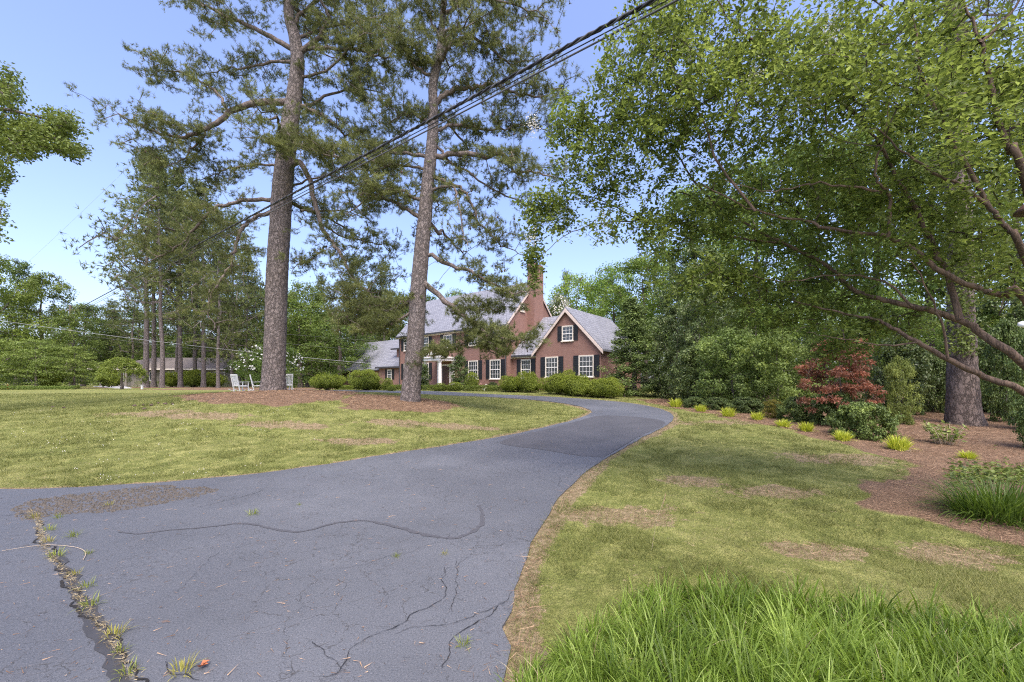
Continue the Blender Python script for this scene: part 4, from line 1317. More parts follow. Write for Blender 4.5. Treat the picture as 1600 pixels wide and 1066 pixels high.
# near overhanging branch of a maple at the far left
def overhang():
    rs = np.random.default_rng(50)
    base = on_ground(-20.5, 13.0)
    t = thing('maple_tree', 'big maple beside the lawn, only the tips of its boughs showing against the sky', 'tree', base)
    tp = [base + np.array([0, 0, -.2]), base + np.array([.1, 0, 4]), base + np.array([.3, .1, 8]), base + np.array([.4, 0, 13])]
    mb = trunk_mesh([p - base for p in tp], [.4, .33, .27, .12], 12, .3, 3, .04); mb.build('trunk', M['bark_dark'], t, smooth=True)
    sk = Skel(51); tl = catmull(tp, 6); sk.limb(tl, np.linspace(.4, .1, len(tl)))
    d = 13.0
    al = []
    for pts in ([(-220, 300), (-120, 260), (-40, 240), (30, 215), (80, 215), (130, 235)], [(-220, 250), (-100, 190), (-20, 170), (50, 180), (110, 200)], [(-230, 200), (-100, 130), (-30, 125), (10, 150)], [(-230, 380), (-100, 330), (-20, 320), (0, 330)]):
        pc = catmull([P(a, b_, d + rs.uniform(-.5, .5)) for a, b_ in pts], 5); rc = np.linspace(.1, .015, len(pc))
        al += sk.limb(pc, rc, 0)[3:]
        v, q_ = tube_np(pc - base, rc, 6); MB().add(v, q_).build('branch', M['bark_dark'], t, smooth=True)
    E = [(5, 210, 60, 45, 60), (65, 205, 60, 38, 70), (120, 235, 32, 14, 18), (100, 195, 32, 22, 24), (10, 140, 24, 38, 30), (-60, 180, 60, 80, 70), (0, 265, 22, 30, 16), (-2, 330, 14, 60, 12), (-80, 320, 60, 60, 40), (40, 230, 45, 20, 26)]
    tg = []
    for cx, cy, rx, ry, n in E:
        n = int(n * 1.5); u = nrm(rs.normal(size=(n, 3))) * (rs.random((n, 1)) ** .5)
        px, py, dd_ = cx + u[:, 0] * rx, cy + u[:, 1] * ry, d + u[:, 2] * 1.2
        tg.append(np.column_stack([(px - 800) / F * dd_, dd_, CAMZ - (py - HZ) / F * dd_]))
    T = np.vstack(tg); td = sk.attach(T, .35, .05, .006, al)
    mb = sk.twig_mesh(4, 3, .03); mb.v = [a - base for a in mb.v]; mb.build('twigs', M['bark_dark'], t)['kind'] = 'stuff'
    v, f, tn = crown_leaves(T, np.full(len(T), .27), 34, .095, rs, .7, .6)
    link('foliage', mesh_np('foliage', v - base, f, M['leaf_light'], tn), t)
    t.children[-1].color = (.8, .85, .75, 1)
overhang()

# vine covered pine trunk in the border
def border_pine():
    rs = np.random.default_rng(60)
    b0 = gp(1508, 664); d = b0[1]
    t = thing('pine_tree', 'large pine trunk with a spreading buttressed foot and climbing vine, in the shaded border', 'tree', b0)
    tp = [P(x, y, d) for x, y in [(1508, 672), (1505, 640), (1503, 560), (1501, 480), (1500, 400), (1497, 300), (1494, 150), (1490, -50), (1488, -250)]]
    rr3 = [w / F * d / 2 * .66 for w in (70, 58, 50, 47, 45, 42, 38, 32, 20)]
    trunk_mesh([p - b0 for p in tp], rr3, 56, .15, 9, .04, .055).build('trunk', M['bark_shade'], t, smooth=True)
    n = 300
    u = rs.random(n) ** .8; px = 1503 + rs.normal(0, 15, n); py = 330 + u * 220
    c = np.array([P(a, b_, d - .45) for a, b_ in zip(px, py)])
    v, f, tn = crown_leaves(c, np.full(n, .16), 7, .09, rs, .3, 1)
    link('vine', mesh_np('vine', v - b0, f, M['leaf'], tn), t)
    sk = Skel(61); tl = catmull(tp, 6); sk.limb(tl, np.linspace(.4, .2, len(tl)))
    T = b0 + np.column_stack([rs.normal(0, 2.2, 150), rs.normal(0, 2.2, 150), rs.uniform(11, 17, 150)])
    td = sk.attach(T, .8, .1, .012)
    mb = sk.twig_mesh(4, 3, .03); mb.v = [a - b0 for a in mb.v]; mb.build('twigs', M['bark_limb'], t)['kind'] = 'stuff'
    v, f, tn, _ = pine_foliage(T, td, 8, 12, .4, .25, .03, .3, 62)
    link('foliage', mesh_np('foliage', v - b0, f, M['pine'], tn), t)
border_pine()


# ------------------------------------------------------------------ shrubs
def make_shrub(name, cat, size, leafm, n, leaf, seed, lumps=7, flat=1.0, sprig=False, lump_amp=.18, stems=False):
    """mound of foliage size=(w, depth, h) sitting at the origin"""
    r_ = np.random.default_rng(seed)
    t = thing(name, 'x', cat)
    w, dp, h = size
    d_ = rand_dirs(n, r_); d_[:, 2] = np.where(d_[:, 2] < -.72, -d_[:, 2], d_[:, 2])
    ph = rand_dirs(lumps, r_); ph[:, 2] = np.abs(ph[:, 2])
    dots = d_ @ ph.T
    bulge = 1 + lump_amp * (np.max(np.exp((dots - 1) * 9), 1) * 2 - 1)
    rad_ = bulge * (1 - .22 * r_.random(n) ** 2)
    pos = d_ * rad_[:, None] * np.array([w / 2, dp / 2, h * .58]) + np.array([0, 0, h * .42])
    pos[:, 2] = np.maximum(pos[:, 2], .02)
    if sprig:
        ld = nrm(d_ * 1.2 + r_.normal(0, .45, (n, 3)) + np.array([0, 0, .35])); upv = nrm(d_ + r_.normal(0, .6, (n, 3)))
    else:
        upv = nrm(d_ * .9 + np.array([0, 0, .5]) + r_.normal(0, .5, (n, 3))); ld = nrm(np.cross(upv, rand_dirs(n, r_)) + d_ * .5)
    ln = leaf * r_.uniform(.7, 1.3, n)
    stray = r_.random(n) < .035
    pos[stray] += d_[stray] * r_.uniform(.05, .22, (stray.sum(), 1)) * h
    pos[:, 2] = np.maximum(pos[:, 2] + .05 * h * np.sin(pos[:, 0] * 7 + seed) * np.cos(pos[:, 1] * 6), .02)
    v, f = leaves(pos, ld, upv, ln, ln * (.35 if sprig else .6), .15)
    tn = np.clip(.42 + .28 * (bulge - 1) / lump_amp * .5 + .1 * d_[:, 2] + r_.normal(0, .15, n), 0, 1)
    link('foliage', mesh_np('foliage', v, f, leafm, np.repeat(tn, 4)), t)
    # inner twiggy mass that stops one looking straight through
    mb = MB()
    for k in range(26):
        a = r_.uniform(0, 6.28); e = r_.uniform(.25, 1.3)
        tip = np.array([math.cos(a) * math.cos(e) * w * .42, math.sin(a) * math.cos(e) * dp * .42, h * .42 + math.sin(e) * h * .45])
        mb.tube(np.array([[math.cos(a) * .04 * w, math.sin(a) * .04 * w, -.05], tip * .5 + np.array([0, 0, .05]), tip]), [.02 * h, .014 * h, .004 * h], 4)
    mb.build('stems', M['bark_dark'], t)['kind'] = 'stuff'
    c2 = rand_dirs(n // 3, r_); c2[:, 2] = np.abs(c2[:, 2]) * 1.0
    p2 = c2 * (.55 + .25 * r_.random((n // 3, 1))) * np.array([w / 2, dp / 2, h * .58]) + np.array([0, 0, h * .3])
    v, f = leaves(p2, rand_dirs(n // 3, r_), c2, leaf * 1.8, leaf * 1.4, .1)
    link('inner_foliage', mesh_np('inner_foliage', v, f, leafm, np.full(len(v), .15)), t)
    t['H'] = h; t['W'] = w
    return t


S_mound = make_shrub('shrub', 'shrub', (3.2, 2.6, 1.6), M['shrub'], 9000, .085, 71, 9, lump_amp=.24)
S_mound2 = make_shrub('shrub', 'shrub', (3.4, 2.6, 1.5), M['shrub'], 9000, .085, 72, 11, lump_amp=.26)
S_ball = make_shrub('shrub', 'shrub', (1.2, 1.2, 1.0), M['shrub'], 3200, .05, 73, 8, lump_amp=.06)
S_yew = make_tree('yew_shrub', 'x', 1.05, 2.3, .08, M['bark_dark'], M['yew'], 150, .19, 75, .075, 74, tr=.03, flat=.55)
S_yew['category'] = 'shrub'
S_dark = make_tree('evergreen_shrub', 'x', 3, 3, .15, M['bark_dark'], M['magnolia'], 150, .33, 75, .12, 75, tr=.05)
S_grey = make_tree('border_shrub', 'x', 3, 3.3, .15, M['bark_dark'], M['leaf'], 170, .30, 75, .10, 76, tr=.05)
for q_ in (S_dark, S_grey): q_['category'] = 'shrub'
S_red = make_tree('red_maple', 'x', 2.6, 3.2, .7, M['bark_dark'], M['red'], 120, .27, 80, .085, 77, 'tier', .05, .3)


def shrub(proto, px, d, top, wpx, label, group=None, tint=(1, 1, 1), dpt=None, rz=None):
    o = plant(proto, px, d, top, 1, label, group, rz, tint, .04, wpx)
    if o['label'] != label: o['label'] = label
    for ch in o.children:
        if 'foliage' in ch.name: ch.color = (*tint, 1)
    return o


gh = 'mounded shrubs along the brick house'
for a in [
    (S_mound, 512, 34, 584, 62, 'wide mounded shrub below the garage eave, farthest along the hedge'),
    (S_mound2, 572, 33, 580, 66, 'large mounded shrub with a rusty patch before the garage wall'),
    (S_ball, 606, 32, 591, 17, 'small clipped shrub below the garage window'),
    (S_ball, 612, 30.5, 602, 14, 'tiny round shrub by the hedge beside the slender pine trunk'),
    (S_ball, 688, 30.5, 599, 22, 'low round boxwood beside the porch column'),
    (S_ball, 710, 30.5, 597, 24, 'round boxwood in front of the holly right of the porch'),
    (S_ball, 737, 30.8, 582, 24, 'taller rounded shrub leaning before the window next to the porch'),
    (S_mound, 800, 28.6, 587, 46, 'low mounded shrub beside the downpipe corner'),
    (S_mound2, 826, 27.6, 583, 44, 'mounded shrub under the window beside the gabled wing'),
    (S_mound, 873, 25.8, 583, 54, 'mounded shrub under the first window of the gabled wing'),
    (S_mound2, 903, 24.6, 588, 62, 'bright mounded shrub between the two gable windows'),
    (S_mound, 942, 23.8, 589, 66, 'broad mounded shrub at the bend of the driveway, under the last gable window'),
    (S_ball, 889, 27, 578, 26, 'rounded shrub top showing behind the gable mounds'),
    (S_mound2, 172, 47, 577, 44, 'yellow green shrub beside the concrete path'),
    (S_mound, 78, 38, 572, 52, 'rounded green shrub under the layered trees'),
    (S_mound, 300, 54, 577, 46, 'green shrub before the windows of the low house'),
    (S_mound2, 268, 54, 583, 34, 'low green shrub between pine trunks at the low house'),
    (S_mound, 335, 52, 582, 40, 'green shrub by the pale wall corner of the low house'),
    (S_yew, 770, 31, 598, 22, 'low dull shrub against the brick before the paired windows'),
]:
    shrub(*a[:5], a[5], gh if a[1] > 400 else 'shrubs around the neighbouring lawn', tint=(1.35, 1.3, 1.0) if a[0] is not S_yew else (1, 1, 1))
gb = 'shrubs of the long border'
for a in [
    (S_grey, 1145, 17.5, 515, 150, 'large grey green shrub at the start of the border', (1, 1.05, 1.15)),
    (S_grey, 1215, 15.5, 520, 140, 'large loose shrub beside the red maple', (1, 1.02, 1.05)),
    (S_dark, 1085, 20, 545, 90, 'dark shrub below the magnolias', (1.2, 1.2, 1.1)),
    (S_yew, 1085, 17.2, 621, 44, 'low dark yew behind the second golden tuft', (.9, .95, .95)),
    (S_yew, 1120, 16.3, 622, 54, 'low dark yew behind the third golden tuft', (.85, .9, .9)),
    (S_yew, 1165, 15.2, 622, 70, 'low dark yew behind the fourth golden tuft', (.8, .85, .85)),
    (S_grey, 1207, 13.6, 625, 40, 'small brownish shrub behind the fifth golden tuft', (1.3, .9, .75)),
    (S_yew, 1250, 12.8, 622, 80, 'spreading yew below the red maple', (1.05, 1.1, 1)),
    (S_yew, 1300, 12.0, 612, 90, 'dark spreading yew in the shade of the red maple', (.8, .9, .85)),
    (S_yew, 1348, 10.2, 632, 120, 'broad spreading yew nearest the lawn, fresh green tips', (1.25, 1.3, 1.1)),
    (S_grey, 1408, 12.5, 560, 66, 'thin leaved grey shrub on bare stems beside the big trunk', (1.2, 1.1, 1.15)),
    (S_dark, 1400, 15.0, 530, 120, 'dark evergreen shrub behind the grey one', (1, 1, 1)),
    (S_dark, 1618, 11.5, 520, 105, 'glossy evergreen shrub past the big trunk, near the feeder', (1.5, 1.6, 1.4)),
    (S_dark, 1625, 9.0, 610, 90, 'low drooping evergreen at the end of the border', (1.3, 1.4, 1.2)),
    (S_dark, 1458, 15.5, 560, 75, 'dark evergreen shrub close beside the big trunk on the lawn side', (1.1, 1.1, 1)),
    (S_dark, 1572, 13.2, 505, 95, 'tall glossy shrub crowding the far side of the big trunk', (1.2, 1.25, 1.1)),
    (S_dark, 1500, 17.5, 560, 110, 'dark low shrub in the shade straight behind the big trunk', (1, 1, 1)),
    (S_grey, 1530, 16, 480, 160, 'tall leafy shrub behind the vine covered trunk', (.9, 1, .9)),
    (S_dark, 1690, 8.5, 560, 160, 'dark evergreen shrub beyond the end of the border', (1, 1, 1)),
]:
    shrub(*a[:5], a[5], gb, tint=tuple(1.35 * v for v in a[6]))  # border leaves painted brighter to relieve the darkness under the canopy
shrub(S_red, 1312, 11.9, 533, 165, 'red leaved japanese maple rising from the border shrubs', None, (1, 1, 1))
for px, d, top, w, lab in [(657, 35.5, 556, 24, 'holly climbing beside the porch column nearest the pine trunk'), (717, 33.5, 556, 34, 'dense dark holly between porch and windows'), (664, 36, 572, 18, 'narrow holly tucked behind the porch column')]:
    shrub(T_holly, px, d, top, w, lab, 'hollies beside the porch', (1.15, 1.25, 1.1))
# blossoming dogwoods
def blossom(o, n, top_bias, seed, hz=True):
    r_ = np.random.default_rng(seed); H, W = o['H'], o['W']
    d_ = rand_dirs(n, r_); d_[:, 2] = np.abs(d_[:, 2])
    pos = d_ * np.array([W / 2, W / 2, H * .55]) * r_.uniform(.85, 1.02, (n, 1)) + np.array([0, 0, H * .45])
    keep = vnoise(d_[:, 0] * 9 + 20, d_[:, 2] * 9 + 20 + d_[:, 1] * 4, 1, seed) > .45
    pos = pos[keep]; n = len(pos)
    v, f = leaves(pos, rand_dirs(n, r_), nrm(d_[keep] + np.array([0, 0, .5])), .16, .16, .1)
    link('flowers', mesh_np('flowers', v, f, M['flower'], np.repeat(r_.uniform(.2, .9, n), 4)), o)['kind'] = 'stuff'
o = make_tree('dogwood_tree', 'white blossoming dogwood behind the rocking chairs and the thick pine trunk', 3.6, 5.2, .5, M['bark_dark'], M['leaf_light'], 130, .5, 70, .13, 81, 'round')
blossom(o, 380, 0, 82); plant(o, 423, 28, 538, width_px=122, tint=(.8, .9, .8))
o = make_tree('flowering_tree', 'white flowering tree between the chimney and the gabled wing', 8, 6, 1, M['bark_dark'], M['leaf'], 130, .7, 70, .2, 83, 'round')
blossom(o, 4200, 0, 84); plant(o, 873, 42, 462, width_px=62)

# golden sedge tufts along the border
def make_tuft(name, cat, n, L, W, leafm, seed, spread=.07, lean=.5, segs=3, droop=1.0):
    r_ = np.random.default_rng(seed)
    t = thing(name, 'x', cat)
    a = r_.uniform(0, 6.28, n); rr4 = spread * np.sqrt(r_.random(n))
    pos = np.column_stack([np.cos(a) * rr4, np.sin(a) * rr4, np.zeros(n)])
    ln = L * r_.uniform(.6, 1.1, n)
    v, f, kk = arcs(pos, a + r_.normal(0, .5, n), np.abs(r_.normal(0, lean, n)) * (.3 + rr4 / spread), ln, W * r_.uniform(.7, 1.2, n), segs, droop)
    link('blade_clump', mesh_np('blade_clump', v, f, leafm, np.repeat(np.clip(r_.normal(.5, .2, n), 0, 1), kk)), t)
    return t

tuft = make_tuft('golden_sedge', 'plant', 260, .30, .016, M['gold'], 90, .13, .45)
mbs = MB()
for k in range(40):
    a = random.uniform(0, 6.28); mbs.bar((math.cos(a) * .05, math.sin(a) * .05, .005), (math.cos(a) * random.uniform(.15, .24), math.sin(a) * random.uniform(.15, .24), .015), .008)
mbs.build('dead_skirt', M['deadstem'], tuft)['kind'] = 'stuff'
where = ['first golden sedge tuft at the driveway end of the border', 'golden sedge tuft before the two low yews', 'golden sedge tuft third along the border from the driveway', 'golden sedge tuft fourth along the border, short and upright',
         'golden sedge tuft beside the brownish shrub', 'golden sedge tuft just past the brownish shrub', 'golden sedge tuft at the foot of the broad yew', 'spreading golden sedge tuft alone on the mulch past the broad yew', 'small loose golden tuft nearest the ground ivy']
for i, ((px, py, wpx), lab) in enumerate(zip([(1056, 637, 21), (1095, 644, 18), (1138, 652, 22), (1183, 657, 20), (1224, 668, 22), (1260, 675, 22), (1317, 690, 24), (1404, 704, 32), (1512, 718, 22)], where)):
    o = tuft if i == 0 else copy_tree(tuft)
    g_ = gp(px, py); o.location = [float(v) for v in g_]
    s_ = wpx / F * g_[1] / .42
    o.scale = (s_, s_, s_ * rng.uniform(.85, 1.1)); o.rotation_euler = (0, 0, rng.uniform(0, 6)); o['label'] = lab; o['group'] = 'golden sedge tufts edging the border'

# broad leaved plant, ground ivy, dark grass clump
def leafy_plant():
    r_ = np.random.default_rng(95); g_ = gp(1480, 696)
    t = thing('leafy_plant', 'broad leaved plant with yellowing lower leaves before the big trunk', 'plant', g_)
    st = MB(); tips = []
    for k in range(34):
        a = r_.uniform(0, 6.28); L = r_.uniform(.3, .62); b0 = np.array([math.cos(a), math.sin(a), 0]) * r_.uniform(0, .2)
        tip = b0 + np.array([math.cos(a) * L * .45, math.sin(a) * L * .4, L * .85]); st.tube(np.array([b0, (b0 + tip) / 2 + [0, 0, .04], tip]), [.006, .005, .003], 4)
        for j in range(7): tips.append(b0 + (tip - b0) * r_.uniform(.25, 1.05))
    st.build('stem', M['deadstem'], t)
    tips = np.array(tips); n = len(tips)
    v, f = leaves(tips, nrm(r_.normal(0, 1, (n, 3)) * [1, 1, .4] + [0, 0, .25]), nrm([0, 0, 1] + r_.normal(0, .4, (n, 3))), r_.uniform(.09, .16, n), r_.uniform(.04, .07, n), .15)
    link('foliage', mesh_np('foliage', v, f, M['leaf_light'], np.repeat(r_.random(n), 4)), t)
leafy_plant()
o = make_tuft('grass_clump', 'plant', 900, .62, .012, M['blade'], 96, .34, .6, 4, 1.3)
g_ = gp(1560, 812); o.location = [float(v) for v in g_]; o['label'] = 'dark arching grass clump on the mulch near the edge of the lawn'; o.scale = (1.05, 1.05, .85)
for ch in o.children: ch.color = (.5, .55, .6, 1)
n = 1500
px, py = rng.uniform(1480, 1640, n), rng.normal(735, 9, n)
gpv = np.array([foot(a, 1.55 * F / (b_ - HZ) * .93, .03) for a, b_ in zip(px, py)])
v, f = leaves(gpv, nrm(rng.normal(0, 1, (n, 3)) * [1, 1, .3]), nrm([0, 0, 1] + rng.normal(0, .35, (n, 3))), rng.uniform(.05, .1, n), rng.uniform(.035, .07, n), .1)
tag(link('ground_ivy', mesh_np('ground_ivy', v, f, M['leaf'], np.repeat(rng.random(n), 4))), label='trailing ivy leaves on the mulch below the leafy plant', kind='stuff')

# ------------------------------------------------------------------ hedge strips
def hedge(label, line, h, w, n, seed, tint=(1, 1, 1)):
    r_ = np.random.default_rng(seed)
    line = densify(np.array(line, float), .3); t = thing('hedge', label, 'hedge', on_ground(*line[0]))
    s_ = r_.random(n) * (len(line) - 1); i = s_.astype(int); fr = (s_ - i)[:, None]
    p_ = line[i] * (1 - fr) + line[np.minimum(i + 1, len(line) - 1)] * fr
    a = r_.uniform(-.1, math.pi + .1, n)
    tn = nrm(line[np.minimum(i + 1, len(line) - 1)] - line[np.maximum(i - 1, 0)]); nn = np.column_stack([-tn[:, 1], tn[:, 0]])
    ht = h * (1 + .12 * (vnoise(s_, s_ * 0, .35, seed) - .5))
    rr5 = r_.uniform(.8, 1.05, n)
    x = np.sign(np.cos(a)) * np.abs(np.cos(a)) ** .5 * w / 2 * rr5; z = np.abs(np.sin(a)) ** .5 * ht * rr5
    pos = np.column_stack([p_ + nn * x[:, None], hgt(p_[:, 0], p_[:, 1]) + z])
    up = nrm(np.column_stack([nn * np.cos(a)[:, None], np.sin(a)]) + r_.normal(0, .5, (n, 3)))
    v, f = leaves(pos, nrm(np.cross(up, rand_dirs(n, r_))), up, .075, .05, .15)
    o_ = link('foliage', mesh_np('foliage', v - np.array(t.location), f, M['shrub'], np.repeat(np.clip(r_.normal(.45, .18, n), 0, 1), 4)), t); o_.color = (*tint, 1)
    mb = MB()
    for p in line[::2]: mb.tube(np.array([on_ground(*p, -.05), on_ground(*p, h * .6)]) - np.array(t.location), .02, 4)
    mb.build('stems', M['bark_dark'], t)['kind'] = 'stuff'

fl = lambda px, d: ((px - 800) / F * d, d)
hedge('low clipped hedge along the driveway before the porch and windows', [fl(976, 24.8), fl(900, 27), fl(840, 28.6), fl(780, 29.6), fl(700, 30.8), fl(664, 31.4)], .42, .7, 16000, 101)
hedge('low clipped hedge on the garage side of the porch', [fl(657, 32.2), fl(600, 33.6), fl(562, 34.6)], .42, .7, 9000, 102)
hedge('pale low hedge strip at the far garage end', [fl(556, 36), fl(528, 37)], .35, .7, 3500, 103, (1.3, 1.3, 1.1))
hedge('low hedge edging the mulch under the layered trees', [fl(-60, 35), fl(20, 35), fl(70, 35.5), fl(122, 36)], .32, .8, 9000, 104, (.9, 1.0, 1.0))
hedge('low hedge line before the neighbouring house', [fl(215, 58), fl(300, 57), fl(365, 56)], .8, 1.2, 9000, 105, (1, 1, .9))


# ------------------------------------------------------------------ brick house
TH = R(38.5)
HB = .9
house = thing('brick_house', 'two storey red brick house with slate roofs, black shutters and a tall chimney', 'house', (-.37, 33.6, HB), -TH)
hz_ = lambda z: z - HB
SL = 1.03


def wallpart(x0, x1, y0, y1, z1, name='wall'):
    return MB().box(x0, x1, y0, y1, -.5, hz_(z1)).build(name, M['brick'], house, uv=True)


def gable_roof(x0, x1, y0, y1, ze, zr, axis='x', over=.3, side=.25, th=.14, yr=None):
    """axis: ridge direction"""
    ze, zr = hz_(ze), hz_(zr)
    if axis == 'x':
        ym = (y0 + y1) / 2 if yr is None else yr
        for s_, ya in ((-1, y0), (1, y1)):
            sl_ = (zr - ze) / abs(ym - ya)
            yo = ya + s_ * over; zo = ze - sl_ * over
            prof = [(yo, zo), (ym, zr), (ym, zr + th * 1.3), (yo, zo + th)]
            MB().poly([(x0 - side, y, z) for y, z in prof], (x1 - x0 + 2 * side, 0, 0)).build('roof', M['slate'], house, uv=True)
            for xx in (x0 - side - .03, x1 + side - .02):
                MB().poly([(xx, yo, zo - .14), (xx, ym, zr - .14), (xx, ym, zr + .06), (xx, yo, zo + .06)], (.05, 0, 0)).build('rake_board', M['rake'], house)
            g_ = s_ * .06
            MB().box(x0 - side, x1 + side, min(yo, yo + g_), max(yo, yo + g_), zo - .02, zo + .12).build('gutter', M['gutter'], house)
    else:
        xm = (x0 + x1) / 2
        for s_, xa in ((-1, x0), (1, x1)):
            sl_ = (zr - ze) / abs(xm - xa)
            xo = xa + s_ * over; zo = ze - sl_ * over
            prof = [(xo, zo), (xm, zr), (xm, zr + th * 1.3), (xo, zo + th)]
            MB().poly([(x, y0 - side, z) for x, z in prof], (0, y1 - y0 + 2 * side, 0)).build('roof', M['slate'], house, uv=True)
            MB().poly([(xo, y0 - side - .04, zo - .2), (xm, y0 - side - .04, zr - .2), (xm, y0 - side - .04, zr + .05), (xo, y0 - side - .04, zo + .05)], (0, .06, 0)).build('rake_board', M['rake'], house)


def gable_wall(xa, xb, y0, y1, ze, zr, axis, name='gable_wall'):
    ze, zr = hz_(ze), hz_(zr)
    if axis == 'x': MB().poly([(xa, y0, ze), (xa, (y0 + y1) / 2, zr), (xa, y1, ze)], (xb - xa, 0, 0)).build(name, M['brick'], house, uv=True)
    else: MB().poly([(y0, xa, ze), ((y0 + y1) / 2, xa, zr), (y1, xa, ze)], (0, xb - xa, 0)).build(name, M['brick'], house, uv=True)


# main block
wallpart(-14.5, 0, 0, 7.6, 6.45)
gable_wall(-.3, 0, 0, 7.6, 6.45, 10.36, 'x'); gable_wall(-14.5, -14.2, 0, 7.6, 6.45, 10.36, 'x')
gable_roof(-14.5, 0, 0, 7.6, 6.58, 10.5, 'x', .35, .12)
MB().box(-14.5, 0, -.16, -.003, hz_(6.12), hz_(6.32)).box(-14.5, 0, -.30, -.003, hz_(6.325), hz_(6.42)).build('cornice', M['trim'], house)
for k in range(48):
    pass
# gabled wing (its ridge runs back)
wallpart(2.76, 8.3, .1, 7.4, 3.95)
gable_wall(.1, .4, 2.76, 8.3, 3.95, 6.88, 'y'); gable_wall(7.1, 7.4, 2.76, 8.3, 3.95, 6.88, 'y')
gable_roof(2.76, 8.3, .1, 7.4, 4.05, 7.0, 'y', .25, .18)
# link between
MB().box(.003, 2.757, .6, 7.0, -.5, hz_(3.9)).build('wall', M['brick'], house, uv=True)
gable_roof(.15, 4.4, .6, 7.6, 3.98, 7.18, 'x', .3, 0.0)
MB().box(.01, 2.75, .42, .597, hz_(3.6), hz_(3.72)).build('cornice', M['trim'], house)
# garage wing
wallpart(-28.2, -14.503, 1.2, 8.2, 3.2)
gable_wall(-28.2, -27.9, 1.2, 8.2, 3.2, 6.6, 'x')
gable_roof(-28.2, -14.75, 1.2, 8.2, 3.35, 6.75, 'x', .4, .2)
MB().box(-19.2, -14.503, .7, 1.197, -.5, hz_(3.35)).build('wall', M['brick'], house, uv=True)
MB().poly([(-19.4, .35, hz_(3.2)), (-19.4, 2.1, hz_(4.45)), (-19.4, 2.1, hz_(4.6)), (-19.4, .35, hz_(3.36))], (4.85, 0, 0)).build('roof', M['slate'], house, uv=True)
MB().box(-19.4, -14.55, .28, .345, hz_(3.16), hz_(3.33)).build('gutter', M['gutter'], house)
# dormer
MB().box(-17.6, -14.503, 1.9, 4.2, hz_(4.0), hz_(5.35)).build('dormer_wall', M['brick'], house, uv=True)
MB().poly([(-18.1, 1.5, hz_(5.3)), (-18.1, 4.7, hz_(6.9)), (-18.1, 4.7, hz_(7.05)), (-18.1, 1.5, hz_(5.45))], (3.55, 0, 0)).build('dormer_roof', M['slate'], house, uv=True)
MB().box(-18.1, -14.55, 1.43, 1.497, hz_(5.26), hz_(5.42)).build('gutter', M['gutter'], house)
# chimney on the gable end
ch = MB().box(.003, .75, 2.75, 4.12, -.5, hz_(11.6)).build('chimney', M['brick'], house, uv=True)
MB().box(-.03, .80, 2.70, 4.17, hz_(11.603), hz_(11.8)).box(.03, .72, 2.78, 4.09, hz_(11.803), hz_(11.95)).build('chimney_cap', M['brick'], ch, uv=True)


def window(x0, x1, z0, z1, y, cols=3, rows=2, sh=.42, axis='y', shutters=True, curtain=False):
    """sash window in a wall facing -y (axis 'y') or +x (axis 'x')"""
    z0, z1 = hz_(z0), hz_(z1)
    def bx_(mb, a, b_, c_, d_, e, f_):      # a,b along wall; c,d out of wall (negative = outwards)
        if axis == 'y': mb.box(a, b_, y + c_, y + d_, e, f_)
        else: mb.box(y - d_, y - c_, a, b_, e, f_)
        return mb
    fr = MB(); ft = .075
    bx_(fr, x0, x1, -.055, -.003, z1 - ft, z1); bx_(fr, x0 - .06, x1 + .06, -.11, -.003, z0 - .07, z0 + .002)
    bx_(fr, x0, x0 + ft, -.055, -.003, z0 + .002, z1 - ft); bx_(fr, x1 - ft, x1, -.055, -.003, z0 + .002, z1 - ft)
    w = fr.build('window', M['trim'], house)
    zi0, zi1, xi0, xi1 = z0 + .002, z1 - ft, x0 + ft, x1 - ft
    bx_(MB(), xi0, xi1, -.012, -.004, zi0, zi1).build('pane', M['glass'], w)
    zm = (zi0 + zi1) / 2
    mu = MB()
    bx_(mu, xi0, xi1, -.038, -.012, zm - .028, zm + .028)
    bx_(mu, xi0, xi1, -.034, -.012, zi0, zi0 + .05); bx_(mu, xi0, xi1, -.034, -.012, zi1 - .04, zi1)
    for s0, s1 in ((zi0 + .05, zm - .028), (zm + .028, zi1 - .04)):
        for k in range(1, cols):
            xx = xi0 + (xi1 - xi0) * k / cols; bx_(mu, xx - .011, xx + .011, -.026, -.0125, s0, s1)
        for k in range(1, rows):
            zz = s0 + (s1 - s0) * k / rows; bx_(mu, xi0, xi1, -.025, -.0122, zz - .011, zz + .011)
    mu.build('sash', M['white'], w)
    if shutters:
        for a, b_ in ((x0 - .02 - sh, x0 - .02), (x1 + .02, x1 + .02 + sh)):
            sb = MB(); bx_(sb, a, b_, -.03, -.003, z0, z1)
            for e0, e1 in ((a, a + .05), (b_ - .05, b_)): bx_(sb, e0, e1, -.05, -.0302, z0, z1)
            for zz in (z0, (z0 + z1) / 2 - .03, z1 - .06): bx_(sb, a + .05, b_ - .05, -.05, -.0302, zz, zz + .06)
            nl = 11
            for k in range(nl):
                zz = z0 + .08 + (z1 - z0 - .16) * k / nl
                bx_(sb, a + .05, b_ - .05, -.044, -.0302, zz, zz + .03)
            sb.build('shutter', M['shutter'], house)


